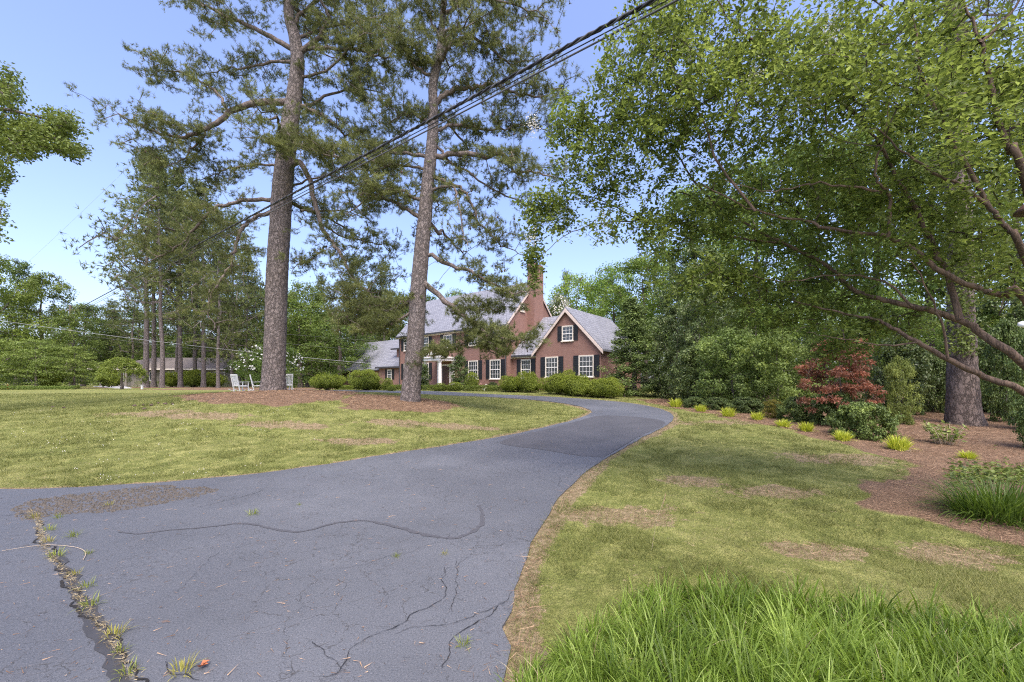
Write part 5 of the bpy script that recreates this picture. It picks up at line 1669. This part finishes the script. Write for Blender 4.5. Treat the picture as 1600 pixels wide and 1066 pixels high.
for cx in (-1.31, -3.86, -10.4, -13.1):
    window(cx - .6, cx + .6, 1.92, 3.54, 0, 4, 2)
    MB().box(cx - .68, cx + .68, -.02, -.003, hz_(3.56), hz_(3.78)).build('lintel', M['brick'], house, uv=True)
for cx in (-1.31, -3.86, -7.1, -10.4, -13.1):
    window(cx - .6, cx + .6, 4.86, 6.06, 0, 3, 2)
window(3.68, 4.83, 2.02, 3.56, .1, 4, 2); window(6.57, 7.76, 2.02, 3.56, .1, 4, 2)
window(5.16, 6.12, 4.68, 5.8, .1, 3, 2, .36)
window(.95, 1.95, 1.9, 3.5, .6, 4, 2, .4)
window(-17.6, -16.75, 1.95, 3.05, .7, 3, 2, .36)
window(-16.0, -15.1, 4.35, 5.15, 1.9, 2, 2, .36)
window(-26.3, -25.5, 1.9, 2.9, 1.2, 3, 2, .3)
window(1.75, 2.25, 7.7, 8.4, 0, 2, 2, .3, axis='x', shutters=False)
# downpipes
for x, y, z in ((-.12, -.09, 6.15), (-14.38, -.09, 6.15)):
    MB().tube([(x, y, -.3), (x, y, hz_(z))], .045, 8).build('downpipe', M['gutter'], house)
# porch
xp = -7.35
MB().box(xp - 1.5, xp + 1.5, -2.0, -.003, -.5, hz_(1.06)).build('porch_floor', M['brick'], house, uv=True)
for xx in (xp - .98, xp + .98):
    for yy in (-1.65,):
        MB().lathe([(.22, 0), (.22, .07), (.18, .08), (.185, .15), (.165, .2), (.165, 1.0), (.135, 2.25), (.135, 2.33), (.17, 2.36), (.2, 2.42), (.2, 2.5)], (xx, yy, hz_(1.063)), 16).build('column', M['white'], house, smooth=False)
    MB().box(xx - .13, xx + .13, -.14, -.004, hz_(1.063), hz_(3.56)).build('pilaster', M['white'], house)
en = MB().box(xp - 1.22, xp + 1.22, -1.9, -.004, hz_(3.563), hz_(3.80)).box(xp - 1.34, xp + 1.34, -2.0, -.004, hz_(3.803), hz_(3.92))
en.build('entablature', M['white'], house)
pd = MB()
for s_ in (-1, 1):
    pd.poly([(xp + s_ * 1.34, -1.95, hz_(3.923)), (xp + s_ * .35, -1.95, hz_(4.28)), (xp + s_ * .35, -1.95, hz_(4.12)), (xp + s_ * .95, -1.95, hz_(3.923))][::s_], (0, .3, 0))
pd.build('pediment', M['white'], house)
MB().lathe([(.06, 0), (.1, .05), (.05, .1), (.13, .25), (.09, .36), (.02, .45)], (xp, -1.8, hz_(3.923)), 12).build('urn', M['white'], house, smooth=True)
MB().box(xp - .62, xp + .62, -.06, -.004, hz_(1.063), hz_(3.3)).build('door_surround', M['white'], house)
dr = MB().box(xp - .47, xp + .47, -.10, -.063, hz_(1.07), hz_(3.15))
for a in (-.38, .05):
    for z0_, z1_ in ((1.25, 1.85), (1.95, 2.6), (2.7, 3.05)): dr.box(xp + a, xp + a + .33, -.115, -.1005, hz_(z0_), hz_(z1_))
dr = dr.build('door', M['door'], house)
MB().lathe([(.03, 0), (.03, .04)], (xp + .4, -.15, hz_(2.05)), 8).build('handle', M['white'], dr)
for k in range(2):
    MB().box(xp - 1.0, xp + 1.0, -2.0 - .32 * (k + 1), -2.003 - .32 * k, -.5, hz_(1.06 - .13 * (k + 1))).build('step', M['brick'], house, uv=True)
# brick cheek walls of the cellar steps with a stone between
for x0_, x1_ in ((-3.0, -3.6), (-1.3, -.7)):
    MB().poly([(x0_, -1.6, hz_(1.0)), (x0_, -.02, hz_(1.55)), (x0_, -.02, hz_(.8)), (x0_, -1.6, hz_(.8))], (.22, 0, 0)).build('cheek_wall', M['brick'], house, uv=True)
rk = thing('garden_stone', 'grey peaked garden stone against the brick below the paired windows', 'stone', foot(759, 32.2, 0))
MB().poly([(-.35, 0, -.1), (.35, 0, -.1), (.22, .05, .3), (.02, .08, .5), (-.2, .04, .32)], (0, .3, 0)).build('stone', M['stone'], rk)

# ------------------------------------------------------------------ neighbouring low house
nh = thing('ranch_house', 'low beige house with a wide brown hip roof behind the pines', 'house', foot(262, 60, 0), R(4))
hw = 10.2
MB().box(-hw + .8, hw, 0, 9, -.5, 2.7).build('wall', M['ranch_wall'], nh)
rp = [(-hw, -.9, 2.6), (hw + .8, -.9, 2.6), (hw + .8, 9.9, 2.6), (-hw, 9.9, 2.6), (-hw + 5, 4.5, 4.5), (hw - 4, 4.5, 4.5)]
MB().add(rp, [(0, 1, 5, 4), (2, 3, 4, 5)], [(1, 2, 5), (3, 0, 4)]).add([(a, b_, c_ - .18) for a, b_, c_ in rp[:4]], [(0, 1, 2, 3)]).build('roof', M['ranch_roof'], nh)
MB().box(-hw, hw + .8, -.96, -.903, 2.42, 2.62).build('gutter', M['trim'], nh)
for xx in (-7.5, -3.2, -.6, 3.0, 6.5):
    w = MB().box(xx, xx + 1.5, -.05, -.003, .8, 2.2).build('window', M['white'], nh)
    MB().box(xx + .1, xx + .7, -.06, -.052, .9, 2.1).box(xx + .8, xx + 1.4, -.06, -.052, .9, 2.1).build('pane', M['glass'], w)
for xx in (-5.2, -1.4, 1.6):
    MB().box(xx, xx + .18, -.8, -.62, -.4, 2.42).build('post', M['ranch_wall'], nh)
# its concrete path and small sign
pth = np.array([[-31.2, 41.0], [-29.6, 37.0], [-24.6, 36.8], [-25.2, 41.5], [-24.5, 50]]) 
pv = [[*p, 0] for p in [(-37.5, 44.5), (-35.2, 37.8), (-33.2, 37.6), (-34.0, 44.5)]]
pp = np.array([foot(px, d, 0) for px, d in [(145, 62), (160, 48), (178, 40.5), (206, 40.5), (200, 48), (196, 62)]])
pp2 = np.column_stack([pp[:, :2], hgt(pp[:, 0], pp[:, 1]) + .06])
MBp = MB(); MBp.poly(pp2, (0, 0, -.2)); tag(MBp.build('path', M['concrete']), kind='structure')
sg = thing('yard_post', 'short white post beside the domed weeping tree', 'post', foot(222, 36.5, 0))
MB().box(-.06, .06, -.06, .06, -.05, .34).build('post', M['white'], sg); MB().box(-.09, .09, -.09, .09, .343, .38).build('cap', M['white'], sg)
cn = thing('marker_cone', 'tiny orange marker cone on the mulch at the far lawn corner', 'cone', foot(12, 38, 0))
MB().lathe([(.16, 0), (.16, .03), (.11, .04), (.03, .42)], (0, 0, 0), 12).build('cone', M['orange'], cn)
MB().box(-.18, .18, -.18, .18, -.04, -.001).build('base', M['orange'], cn)


# ------------------------------------------------------------------ rocking chairs
def rocking_chair(label, px, py, d, rz, first=None):
    g_ = foot(px, d, 0.0)
    if first is not None:
        t = copy_tree(first); t.location = [float(v) for v in g_]; t.rotation_euler = (0, 0, rz); t['label'] = label; t.scale = (.86,) * 3; return t
    t = thing('rocking_chair', label, 'chair', g_, rz, 'white rocking chairs around the thick pine')
    W = M['white']; t.scale = (.86,) * 3
    for k in range(7):
        y = -.26 + k * .085; MB().box(-.27, .27, y, y + .07, .42 + .012 * (3 - k) * .5, .44 + .012 * (3 - k) * .5).build('seat_slat', W, t)
    for sx in (-.28, .28):
        MB().bar((sx, -.28, .06), (sx, -.28, .66), .045).build('leg', W, t)
        MB().bar((sx, .27, .06), (sx, .50, 1.16), .05).build('back_post', W, t)
        MB().bar((sx, -.34, .68), (sx, .38, .66), .09, .025).build('armrest', W, t)
        pts = [(sx, y, .025 + .16 * ((y - .02) / .55) ** 2) for y in np.linspace(-.48, .62, 9)]
        MB().tube(pts, .026, 5).build('rocker', W, t)
        MB().bar((sx, -.26, .40), (sx, .30, .40), .03, .05).build('seat_rail', W, t)
    for x in np.linspace(-.2, .2, 6):
        MB().bar((x, .31, .46), (x, .475, 1.08), .045, .018).build('back_slat', W, t)
    MB().bar((-.28, .50, 1.12), (.28, .50, 1.12), .03, .10, (0, .2, 1)).build('top_rail', W, t)
    MB().bar((-.28, .31, .47), (.28, .31, .47), .03, .06).build('back_rail', W, t)
    return t


rc = rocking_chair('white rocking chair with its slatted back turned, farthest from the trunk', 377, 612, 23.0, R(158))
rocking_chair('white rocking chair half hidden, arm reaching out beside the trunk', 404, 612, 24.5, R(120), rc)
rocking_chair('white rocking chair holding something dark, on the driveway side of the trunk', 447, 612, 23.5, R(222), rc)
cu = thing('cushion', 'dark cushion leaning in the rocking chair on the driveway side of the trunk', 'cushion', foot(443, 23.4, .47))
MB().lathe([(.05, 0), (.17, .05), (.19, .18), (.16, .3), (.04, .35)], (0, 0, 0), 10).build('cushion_body', M['shutter'], cu, smooth=True)

# ------------------------------------------------------------------ cables and the pole they run to
def cable(label, a, b_, sag, r, mat, n=60, group=None, twist=False, name='utility_cable'):
    a, b_ = np.array(a, float), np.array(b_, float)
    t = np.linspace(0, 1, n)[:, None]
    pts = a + (b_ - a) * t; pts[:, 2] -= sag * 4 * (t * (1 - t))[:, 0]
    o_ = thing(name, label, 'cable', a, 0, group)
    if twist:
        nt_ = n * 6; tt = np.linspace(0, 1, nt_); pc = np.column_stack([np.interp(tt, t[:, 0], pts[:, k]) for k in range(3)])
        L = np.linalg.norm(b_ - a); ph = tt * L / .55 * 2 * math.pi
        dr_ = nrm(b_ - a); sx = nrm(np.cross(dr_, [0, 0, 1])); sz = np.cross(sx, dr_)
        for k, (mm, rr6) in enumerate(((mat, r), (M['cable_grey'], r * .85), (M['cable'], r * .85))):
            off = (np.cos(ph + k * 2.09)[:, None] * sx + np.sin(ph + k * 2.09)[:, None] * sz) * r * 1.15
            v, q_ = tube_np(pc + off - a, np.full(nt_, rr6), 5); MB().add(v, q_).build('strand', mm, o_, smooth=True)
    else:
        v, q_ = tube_np(pts - a, np.full(n, r), 6); MB().add(v, q_).build('strand', mat, o_, smooth=True)
    return o_


gc = 'overhead cables'
A = P(110, 489, 50)
near = P(1075, -28, 4.8); far_ = A
def ext(a, b_, k): return a + (a - b_) * k
cable('thick twisted black service cable crossing over the lawn', ext(near, far_, .12), far_, 0.0, .017, M['cable'], 80, gc, True)
near2 = P(1078, -10, 5.0); A2 = P(112, 494, 50)
cable('thinner grey cable running just below the twisted one', ext(near2, A2, .12), A2, .0, .014, M['cable_grey'], 60, gc)
near3 = P(1085, -22, 5.1); A3 = P(111, 492, 50)
cable('thin dark cable between the twisted and the grey one', ext(near3, A3, .12), A3, .0, .009, M['cable'], 60, gc)
for i, (ya, yb, z0_, lab) in enumerate([(500, 551, 41, 'pale cable along the woods, brightest of the low ones'), (507, 557, 42, 'thin pale cable just under the brightest low one'), (478, 520, 44, 'highest of the thin low cables before the woods'), (485, 540, 43, 'thin cable between the higher and the bright low one')]):
    cable(lab, P(-120, ya - 17, z0_), P(640, yb + 22 - i * 3, z0_ + 4), .5, .013 if i == 0 else .010, M['cable_pale'] if i == 0 else M['cable_grey'], 40, gc)
cable('very thin wire high against the open sky', P(640, -180, 24), P(-60, 500, 70), 1.0, .007, M['cable_pale'], 40, gc)
up_ = thing('utility_pole', 'wooden utility pole hidden among the far trees where the cables end', 'pole', foot(110, 50.3, 0))
ph_ = float(A[2] - up_.location[2]) + 1.0
MB().tube([(0, 0, -.3), (0, 0, ph_)], [.17, .12], 10).build('pole', M['pole'], up_)
MB().bar((-1.1, 0, ph_ - .6), (1.1, 0, ph_ - .6), .1, .12).build('crossarm', M['pole'], up_)

# ------------------------------------------------------------------ feeder parts at the edge of the frame
fd_ = thing('bird_feeder', 'brown dome roofed bird feeder hanging from a myrtle limb at the edge', 'bird feeder', P(1621, 305, 4.0)); fd_.scale = (.78,) * 3
MB().lathe([(.20, -.20), (.185, -.165), (.13, -.10), (.05, -.03), (.012, .0)], (0, 0, 0), 24).build('dome', M['feeder_brown'], fd_, smooth=True)
MB().lathe([(.06, -.42), (.062, -.205)], (0, 0, 0), 16).build('seed_tube', M['glass'], fd_)
MB().lathe([(.09, -.45), (.09, -.423)], (0, 0, 0), 16).build('tray', M['feeder_brown'], fd_)
MB().tube([(0, 0, 0), (0, 0, .9)], .003, 5).build('wire', M['cable'], fd_)
fw = thing('suet_holder', 'white rounded end of a hanging feeder arm beside the myrtle limbs', 'feeder', P(1618, 507, 3.8))
MB().tube([(-.155, 0, 0), (-.14, 0, 0), (-.1, 0, 0), (.4, 0, .01), (.8, .02, .0)], [.012, .025, .034, .036, .036], 14).build('arm', M['feeder_white'], fw, smooth=True)
MB().tube([(.8, .02, -2.2), (.8, .02, .4)], .022, 10).build('post', M['feeder_white'], fw)

# ------------------------------------------------------------------ grass, straw, weeds
def scatter_pts(n, dmax, dmin=2.0, pw=1.0, seed=0, pxr=(-60, 1660)):
    r_ = np.random.default_rng(seed)
    u = r_.random(n)
    d = dmin * (dmax / dmin) ** (u ** pw)
    px = r_.uniform(*pxr, n)
    return (px - 800) / F * d, d


def turf(n, dmin, dmax, seed, L0, W0):
    x, y = scatter_pts(n, dmax, dmin, .8, seed)
    mu_, dr_, dd_ = masks(x, y)
    pat = vnoise(x, y, .9, 21) * .5 + vnoise(x, y, 3.3, 22) * .5
    keep = (dd_ > -.02) & (mu_ < .35 + .4 * rng.random(len(x))) & (rng.random(len(x)) > dr_ * .85) & (rng.random(len(x)) < .35 + pat)
    x, y, pat = x[keep], y[keep], pat[keep]
    n = len(x)
    z = hgt(x, y) - .005
    s_ = (y / 6) ** .45
    az = rng.uniform(0, 6.28, n)
    ln = L0 * rng.uniform(.5, 1.2, n) * np.maximum(1, s_ * .8); w_ = W0 * np.maximum(.6, y / 6)
    h = np.column_stack([np.cos(az), np.sin(az), rng.uniform(.5, 2.0, n)])
    v, f = needles(np.column_stack([x, y, z]), h, ln, w_)
    tn = np.clip(-.05 + .5 * vnoise(x, y, .6, 23) + .45 * vnoise(x, y, 2.1, 24) + .35 * (pat - .5) + rng.normal(0, .2, n), 0, 1)
    return v, f, np.repeat(tn, 3)


v1_, f1_, t1_ = turf(800000, 2.2, 26, 1, .045, .0048)
x_ = v1_.reshape(-1, 3, 3)[:, 0]
v2_, f2_, t2_ = turf(420000, 2.2, 18, 2, .085, .0065)
xx_ = v2_.reshape(-1, 3, 3)[:, 0]
k_ = vnoise(xx_[:, 0], xx_[:, 1], 2.3, 91) * .6 + vnoise(xx_[:, 0], xx_[:, 1], 6.1, 92) * .4 > .58
v2_ = v2_.reshape(-1, 3, 3)[k_].reshape(-1, 3); t2_ = np.clip(t2_.reshape(-1, 3)[k_].ravel() * .75, 0, 1)
v1_ = np.vstack([v1_, v2_]); f1_ = np.arange(len(v1_)).reshape(-1, 3); t1_ = np.concatenate([t1_, t2_])
tag(link('grass', mesh_np('grass', v1_, f1_, M['turf'], t1_)), label='short patchy lawn grass', kind='stuff')

# pine straw on the beds
def straw(n, poly, seed, L=.14, w=.004):
    r_ = np.random.default_rng(seed)
    x0, y0 = poly.min(0); x1, y1 = poly.max(0)
    x, y = r_.uniform(x0, x1, n), r_.uniform(y0, y1, n)
    k_ = in_poly(x, y, poly) & (np.abs(x) < y * 1.35 + .5)
    return x[k_], y[k_]
xs, ys = [], []
for pl, nn_ in ((bed_p1, 16000), (bed_p2, 9000), (np.clip(bed_right, [-5, 2], [16, 24]), 70000)):
    a, b_ = straw(nn_, pl, 5); xs.append(a); ys.append(b_)
a, b_ = scatter_pts(9000, 14, 2.4, 1, 77, (800, 1640)); m1, d1, dd1 = masks(a, b_); kk = (dd1 > 0) & (d1 > .25); xs.append(a[kk]); ys.append(b_[kk])
x, y = np.concatenate(xs), np.concatenate(ys); n = len(x)
az = rng.uniform(0, 6.28, n)
v, f = needles(np.column_stack([x, y, hgt(x, y) + rng.uniform(.012, .04, n)]), np.column_stack([np.cos(az), np.sin(az), rng.normal(.05, .15, n)]), rng.uniform(.08, .18, n), .004 * np.maximum(1, y / 7))
tag(link('pine_straw', mesh_np('pine_straw', v, f, M['straw'], np.repeat(rng.random(n), 3))), label='fallen pine needles covering the mulch beds', kind='stuff')

# dry grass and silt caught in the wide crack
cl = densify(smooth_line([gp(*p)[:2] for p in [(45, 800), (60, 812), (62, 835), (75, 870), (105, 900), (122, 930), (135, 960), (160, 985), (178, 1015), (215, 1070)]]), .02)
n = 1500; i_ = rng.integers(0, len(cl), n); q_ = cl[i_] + rng.normal(0, .018, (n, 2)); az = rng.uniform(0, 6.28, n)
v, f = needles(np.column_stack([q_, hgt(q_[:, 0], q_[:, 1]) + .02]), np.column_stack([np.cos(az), np.sin(az), rng.uniform(0, .5, n)]), rng.uniform(.01, .05, n), rng.uniform(.002, .005, n))
tag(link('dry_grass', mesh_np('dry_grass', v, f, M['deadblade'], np.repeat(rng.random(n), 3))), label='dry grass and silt caught in the wide crack', kind='stuff')

# needles, grit and crumbs lying on the asphalt
n = 2600
x, y = scatter_pts(n, 16, 2.2, 1.1, 55, (-60, 1000)); _, _, dd_ = masks(x, y)
k_ = (dd_ < -.03); x, y = x[k_], y[k_]; n = len(x)
az = rng.uniform(0, 6.28, n)
v, f = needles(np.column_stack([x, y, hgt(x, y) + .0225]), np.column_stack([np.cos(az), np.sin(az), np.zeros(n)]), rng.uniform(.015, .09, n) * (rng.random(n) ** 1.5 + .2), rng.uniform(.002, .006, n))
tag(link('leaf_litter', mesh_np('leaf_litter', v, f, M['straw'], np.repeat(rng.random(n), 3))), label='scattered needles and crumbs on the asphalt', kind='stuff')

# white clover flowers in the near lawn
n = 1100
x, y = scatter_pts(n, 14, 6.2, 1, 31, (-60, 520)); mu_, dr_, dd_ = masks(x, y)
k_ = (dd_ > .15) & (vnoise(x, y, 1.2, 41) > .5) & (vnoise(x, y, 4.5, 42) > .55); x, y = x[k_], y[k_]; n = len(x)
v, f = cones_mesh(np.column_stack([x, y, hgt(x, y) + .16]), n, 3, .008)
tag(link('clover', mesh_np('clover', v, f, M['flower'], np.full(len(v), .6))), label='tiny white clover heads in the lawn', kind='stuff')

# long grass in front: a bank of arching blades
def long_grass():
    r_ = np.random.default_rng(61)
    top = np.array([(790, 1040), (850, 975), (930, 925), (1000, 872), (1100, 866), (1200, 876), (1300, 886), (1400, 898), (1500, 915), (1600, 938), (1700, 970)])
    n = 27000
    px = r_.uniform(790, 1760, n)
    yt = np.interp(px, top[:, 0], top[:, 1])
    # roots: behind line at the row where tips appear plus blade height
    dfar = 1.62 * F / (yt + 62 - HZ) * 1.0
    u = r_.random(n) ** .8
    d = dfar * (1 - u) + 1.15 * u
    x = (px - 800) / F * d
    kk = (x > -.02 + (r_.random(n) * .1)) | (d > 1.9)
    dfar_k = dfar[kk]; px, d, x = px[kk], d[kk], x[kk]; n = len(x)
    # gather into tussocks
    tx = r_.uniform(x.min(), x.max(), 330); ty = r_.uniform(d.min(), d.max(), 330)
    D = (x[:, None] - tx) ** 2 + (d[:, None] - ty) ** 2; near_ = np.argmin(D, 1)
    x = x * .72 + tx[near_] * .28; d = d * .72 + ty[near_] * .28
    az = np.arctan2(d - ty[near_], x - tx[near_]) + r_.normal(0, .8, n)
    left = px < 1010
    taz = r_.normal(0, .5, 330); ln = np.where(left, .27, .33) * r_.uniform(.55, 1.15, n)
    tl = r_.uniform(.8, 1.15, 330)[near_]
    pos = np.column_stack([x, d, hgt(x, d) - .01])
    v, f, kk = arcs(pos, az + taz[near_], np.abs(r_.normal(.42, .4, n)), ln * tl * np.where(d > dfar_k * .82, .8, 1.0), r_.uniform(.004, .0135, n) * np.where(left, .75, 1.0), 4, 1.6)
    tn = np.clip(r_.normal(.46, .17, 330)[near_] + r_.normal(0, .17, n) + np.where(left, .18, 0) + np.where(d > dfar_k * .8, -.1, 0), 0, 1)
    m_ = 900; sel = r_.choice(n, m_, replace=False)
    v3, f3, k3 = arcs(pos[sel], r_.uniform(0, 6.3, m_), np.abs(r_.normal(.6, .4, m_)), ln[sel] * r_.uniform(.5, 1.05, m_), r_.uniform(.003, .006, m_), 4, 1.9)
    tag(link('dead_grass', mesh_np('dead_grass', v3, f3, M['deadblade'], np.repeat(r_.random(m_), k3))), label='dry straw coloured blades among the long grass', kind='stuff')
    tag(link('long_grass', mesh_np('long_grass', v, f, M['blade'], np.repeat(tn, kk))), label='bank of long arching grass blades at the lawn edge', kind='stuff')
long_grass()

# weeds in the pavement cracks
weed = make_tuft('crack_weed', 'plant', 34, .085, .005, M['turf'], 120, .04, .8)
wl = [(55, 812, 1.0, 'pale weed in the crack beside the rough aggregate patch'), (92, 812, .9, 'weed at the corner of the rough aggregate patch'), (78, 832, 1.0, 'weed in the crack above the curved dry stem'), (76, 850, .9, 'dry weed where the curved stem lies'),
      (88, 872, 1.2, 'green weed at the top of the tar band'), (115, 840, 1.1, 'tall weed standing off the crack beside the curved stem'), (118, 900, .8, 'small weed halfway down the tar band'), (136, 920, 1.0, 'bright weed where the tar band bends'),
      (142, 950, 1.2, 'tall weed in the tar band'), (180, 1000, 1.1, 'weed in the lower tar band'), (188, 1026, .7, 'little weed low on the tar band'), (200, 1056, 1.0, 'leafy weed at the bottom of the tar band'),
      (285, 1058, 1.2, 'broad weed beside the rust coloured leaf'), (395, 806, 1.1, 'yellowish weed alone on the asphalt above the sealed crack'), (620, 873, .6, 'tiny weed on the bare asphalt'), (695, 868, .6, 'tiny weed below the hook of the sealed crack'),
      (724, 1012, .8, 'weed in the fine crack near the lawn edge'), (138, 868, .6, 'wisp of weed at the end of the curved stem'), (170, 792, 1.0, 'weed in the middle of the rough aggregate patch'), (468, 792, .5, 'small tan weed speck on the upper asphalt')]
for i, (px, py, s_, lab) in enumerate(wl):
    o = weed if i == 0 else copy_tree(weed)
    o.location = [float(v) for v in gp(px, py) + np.array([0, 0, .014])]
    o.scale = (s_, s_, s_); o.rotation_euler = (0, 0, rng.uniform(0, 6)); o['label'] = lab; o['group'] = 'weeds in the pavement'
    for ch_ in o.children: ch_.color = (1.2, 1.3, .9, 1) if i % 3 else (1.6, 1.4, 1.1, 1)
st = thing('dry_stem', 'long curved dry stem lying across the cracked asphalt', 'stem', gp(5, 864))
pts = densify(smooth_line([gp(*p)[:2] for p in [(3, 865), (40, 860), (70, 856), (100, 857), (125, 861), (136, 868), (130, 880)]]), .05)
MB().tube(np.column_stack([pts, hgt(pts[:, 0], pts[:, 1]) + .022]) - np.array(st.location), np.linspace(.0014, .003, len(pts)), 5).build('stem', M['deadstem'], st)
dl = thing('dead_leaf', 'curled rust coloured leaf on the asphalt', 'leaf', gp(310, 1050) + np.array([0, 0, .02]))
v, f = leaves(np.array([[0, 0, 0], [.005, .004, .004], [0, .003, .002]]), np.array([[1, .3, .3], [.6, .9, .2], [.8, -.4, .5]]), np.array([[0, 0, 1.]] * 3), .05, .035, .4)
MB().add(v, None, f).build('leaf_blade', M['deadleaf'], dl)
sk_ = thing('seed_stalk', 'tall pale grass seed stalk standing alone in the lawn', 'plant', gp(1018, 862))
tipp = P(1040, 772, gp(1018, 862)[1]) - np.array(sk_.location)
MB().tube(np.array([[0, 0, 0], tipp * .5 + [-.02, 0, .02], tipp]), [.0012, .001, .0008], 4).build('stem', M['deadstem'], sk_)
n = 60; pos = tipp * rng.uniform(.72, 1.0, (n, 1)); v, f = needles(pos, tipp / np.linalg.norm(tipp) + rng.normal(0, .25, (n, 3)), .02, .004)
link('seed_head', mesh_np('seed_head', v, f, M['straw'], np.full(len(v), .95)), sk_)
# pine cones dropped on the lawn
ov, of = cones_mesh(np.zeros((2, 3)) + [0, 0, .17], 1, 1, .05)
for i, (px, py) in enumerate([(240, 634), (246, 631), (262, 632), (214, 635), (225, 634), (229, 640), (270, 632), (102, 638), (80, 637), (300, 626), (330, 625), (322, 628)]):
    g_ = gp(px, py)
    if i == 0: cone = link('pine_cone', mesh_np('pine_cone', ov, of, M['cone']))
    else: cone = bpy.data.objects.new('pine_cone', cone.data); C.objects.link(cone)
    cone.location = [float(v) for v in g_]; cone.rotation_euler = (1.3, 0, rng.uniform(0, 6))
    tag(cone, 'dark fallen pine cone lying on the lawn before the thick pine', 'pine cone', 'fallen pine cones on the lawn')

# drop unplaced prototypes
for o in list(bpy.data.objects):
    if o.get('label') == 'x':
        for c_ in list(o.children): bpy.data.objects.remove(c_)
        bpy.data.objects.remove(o)
for o in bpy.data.objects:
    for k_ in ('H', 'W'):
        if k_ in o: del o[k_]
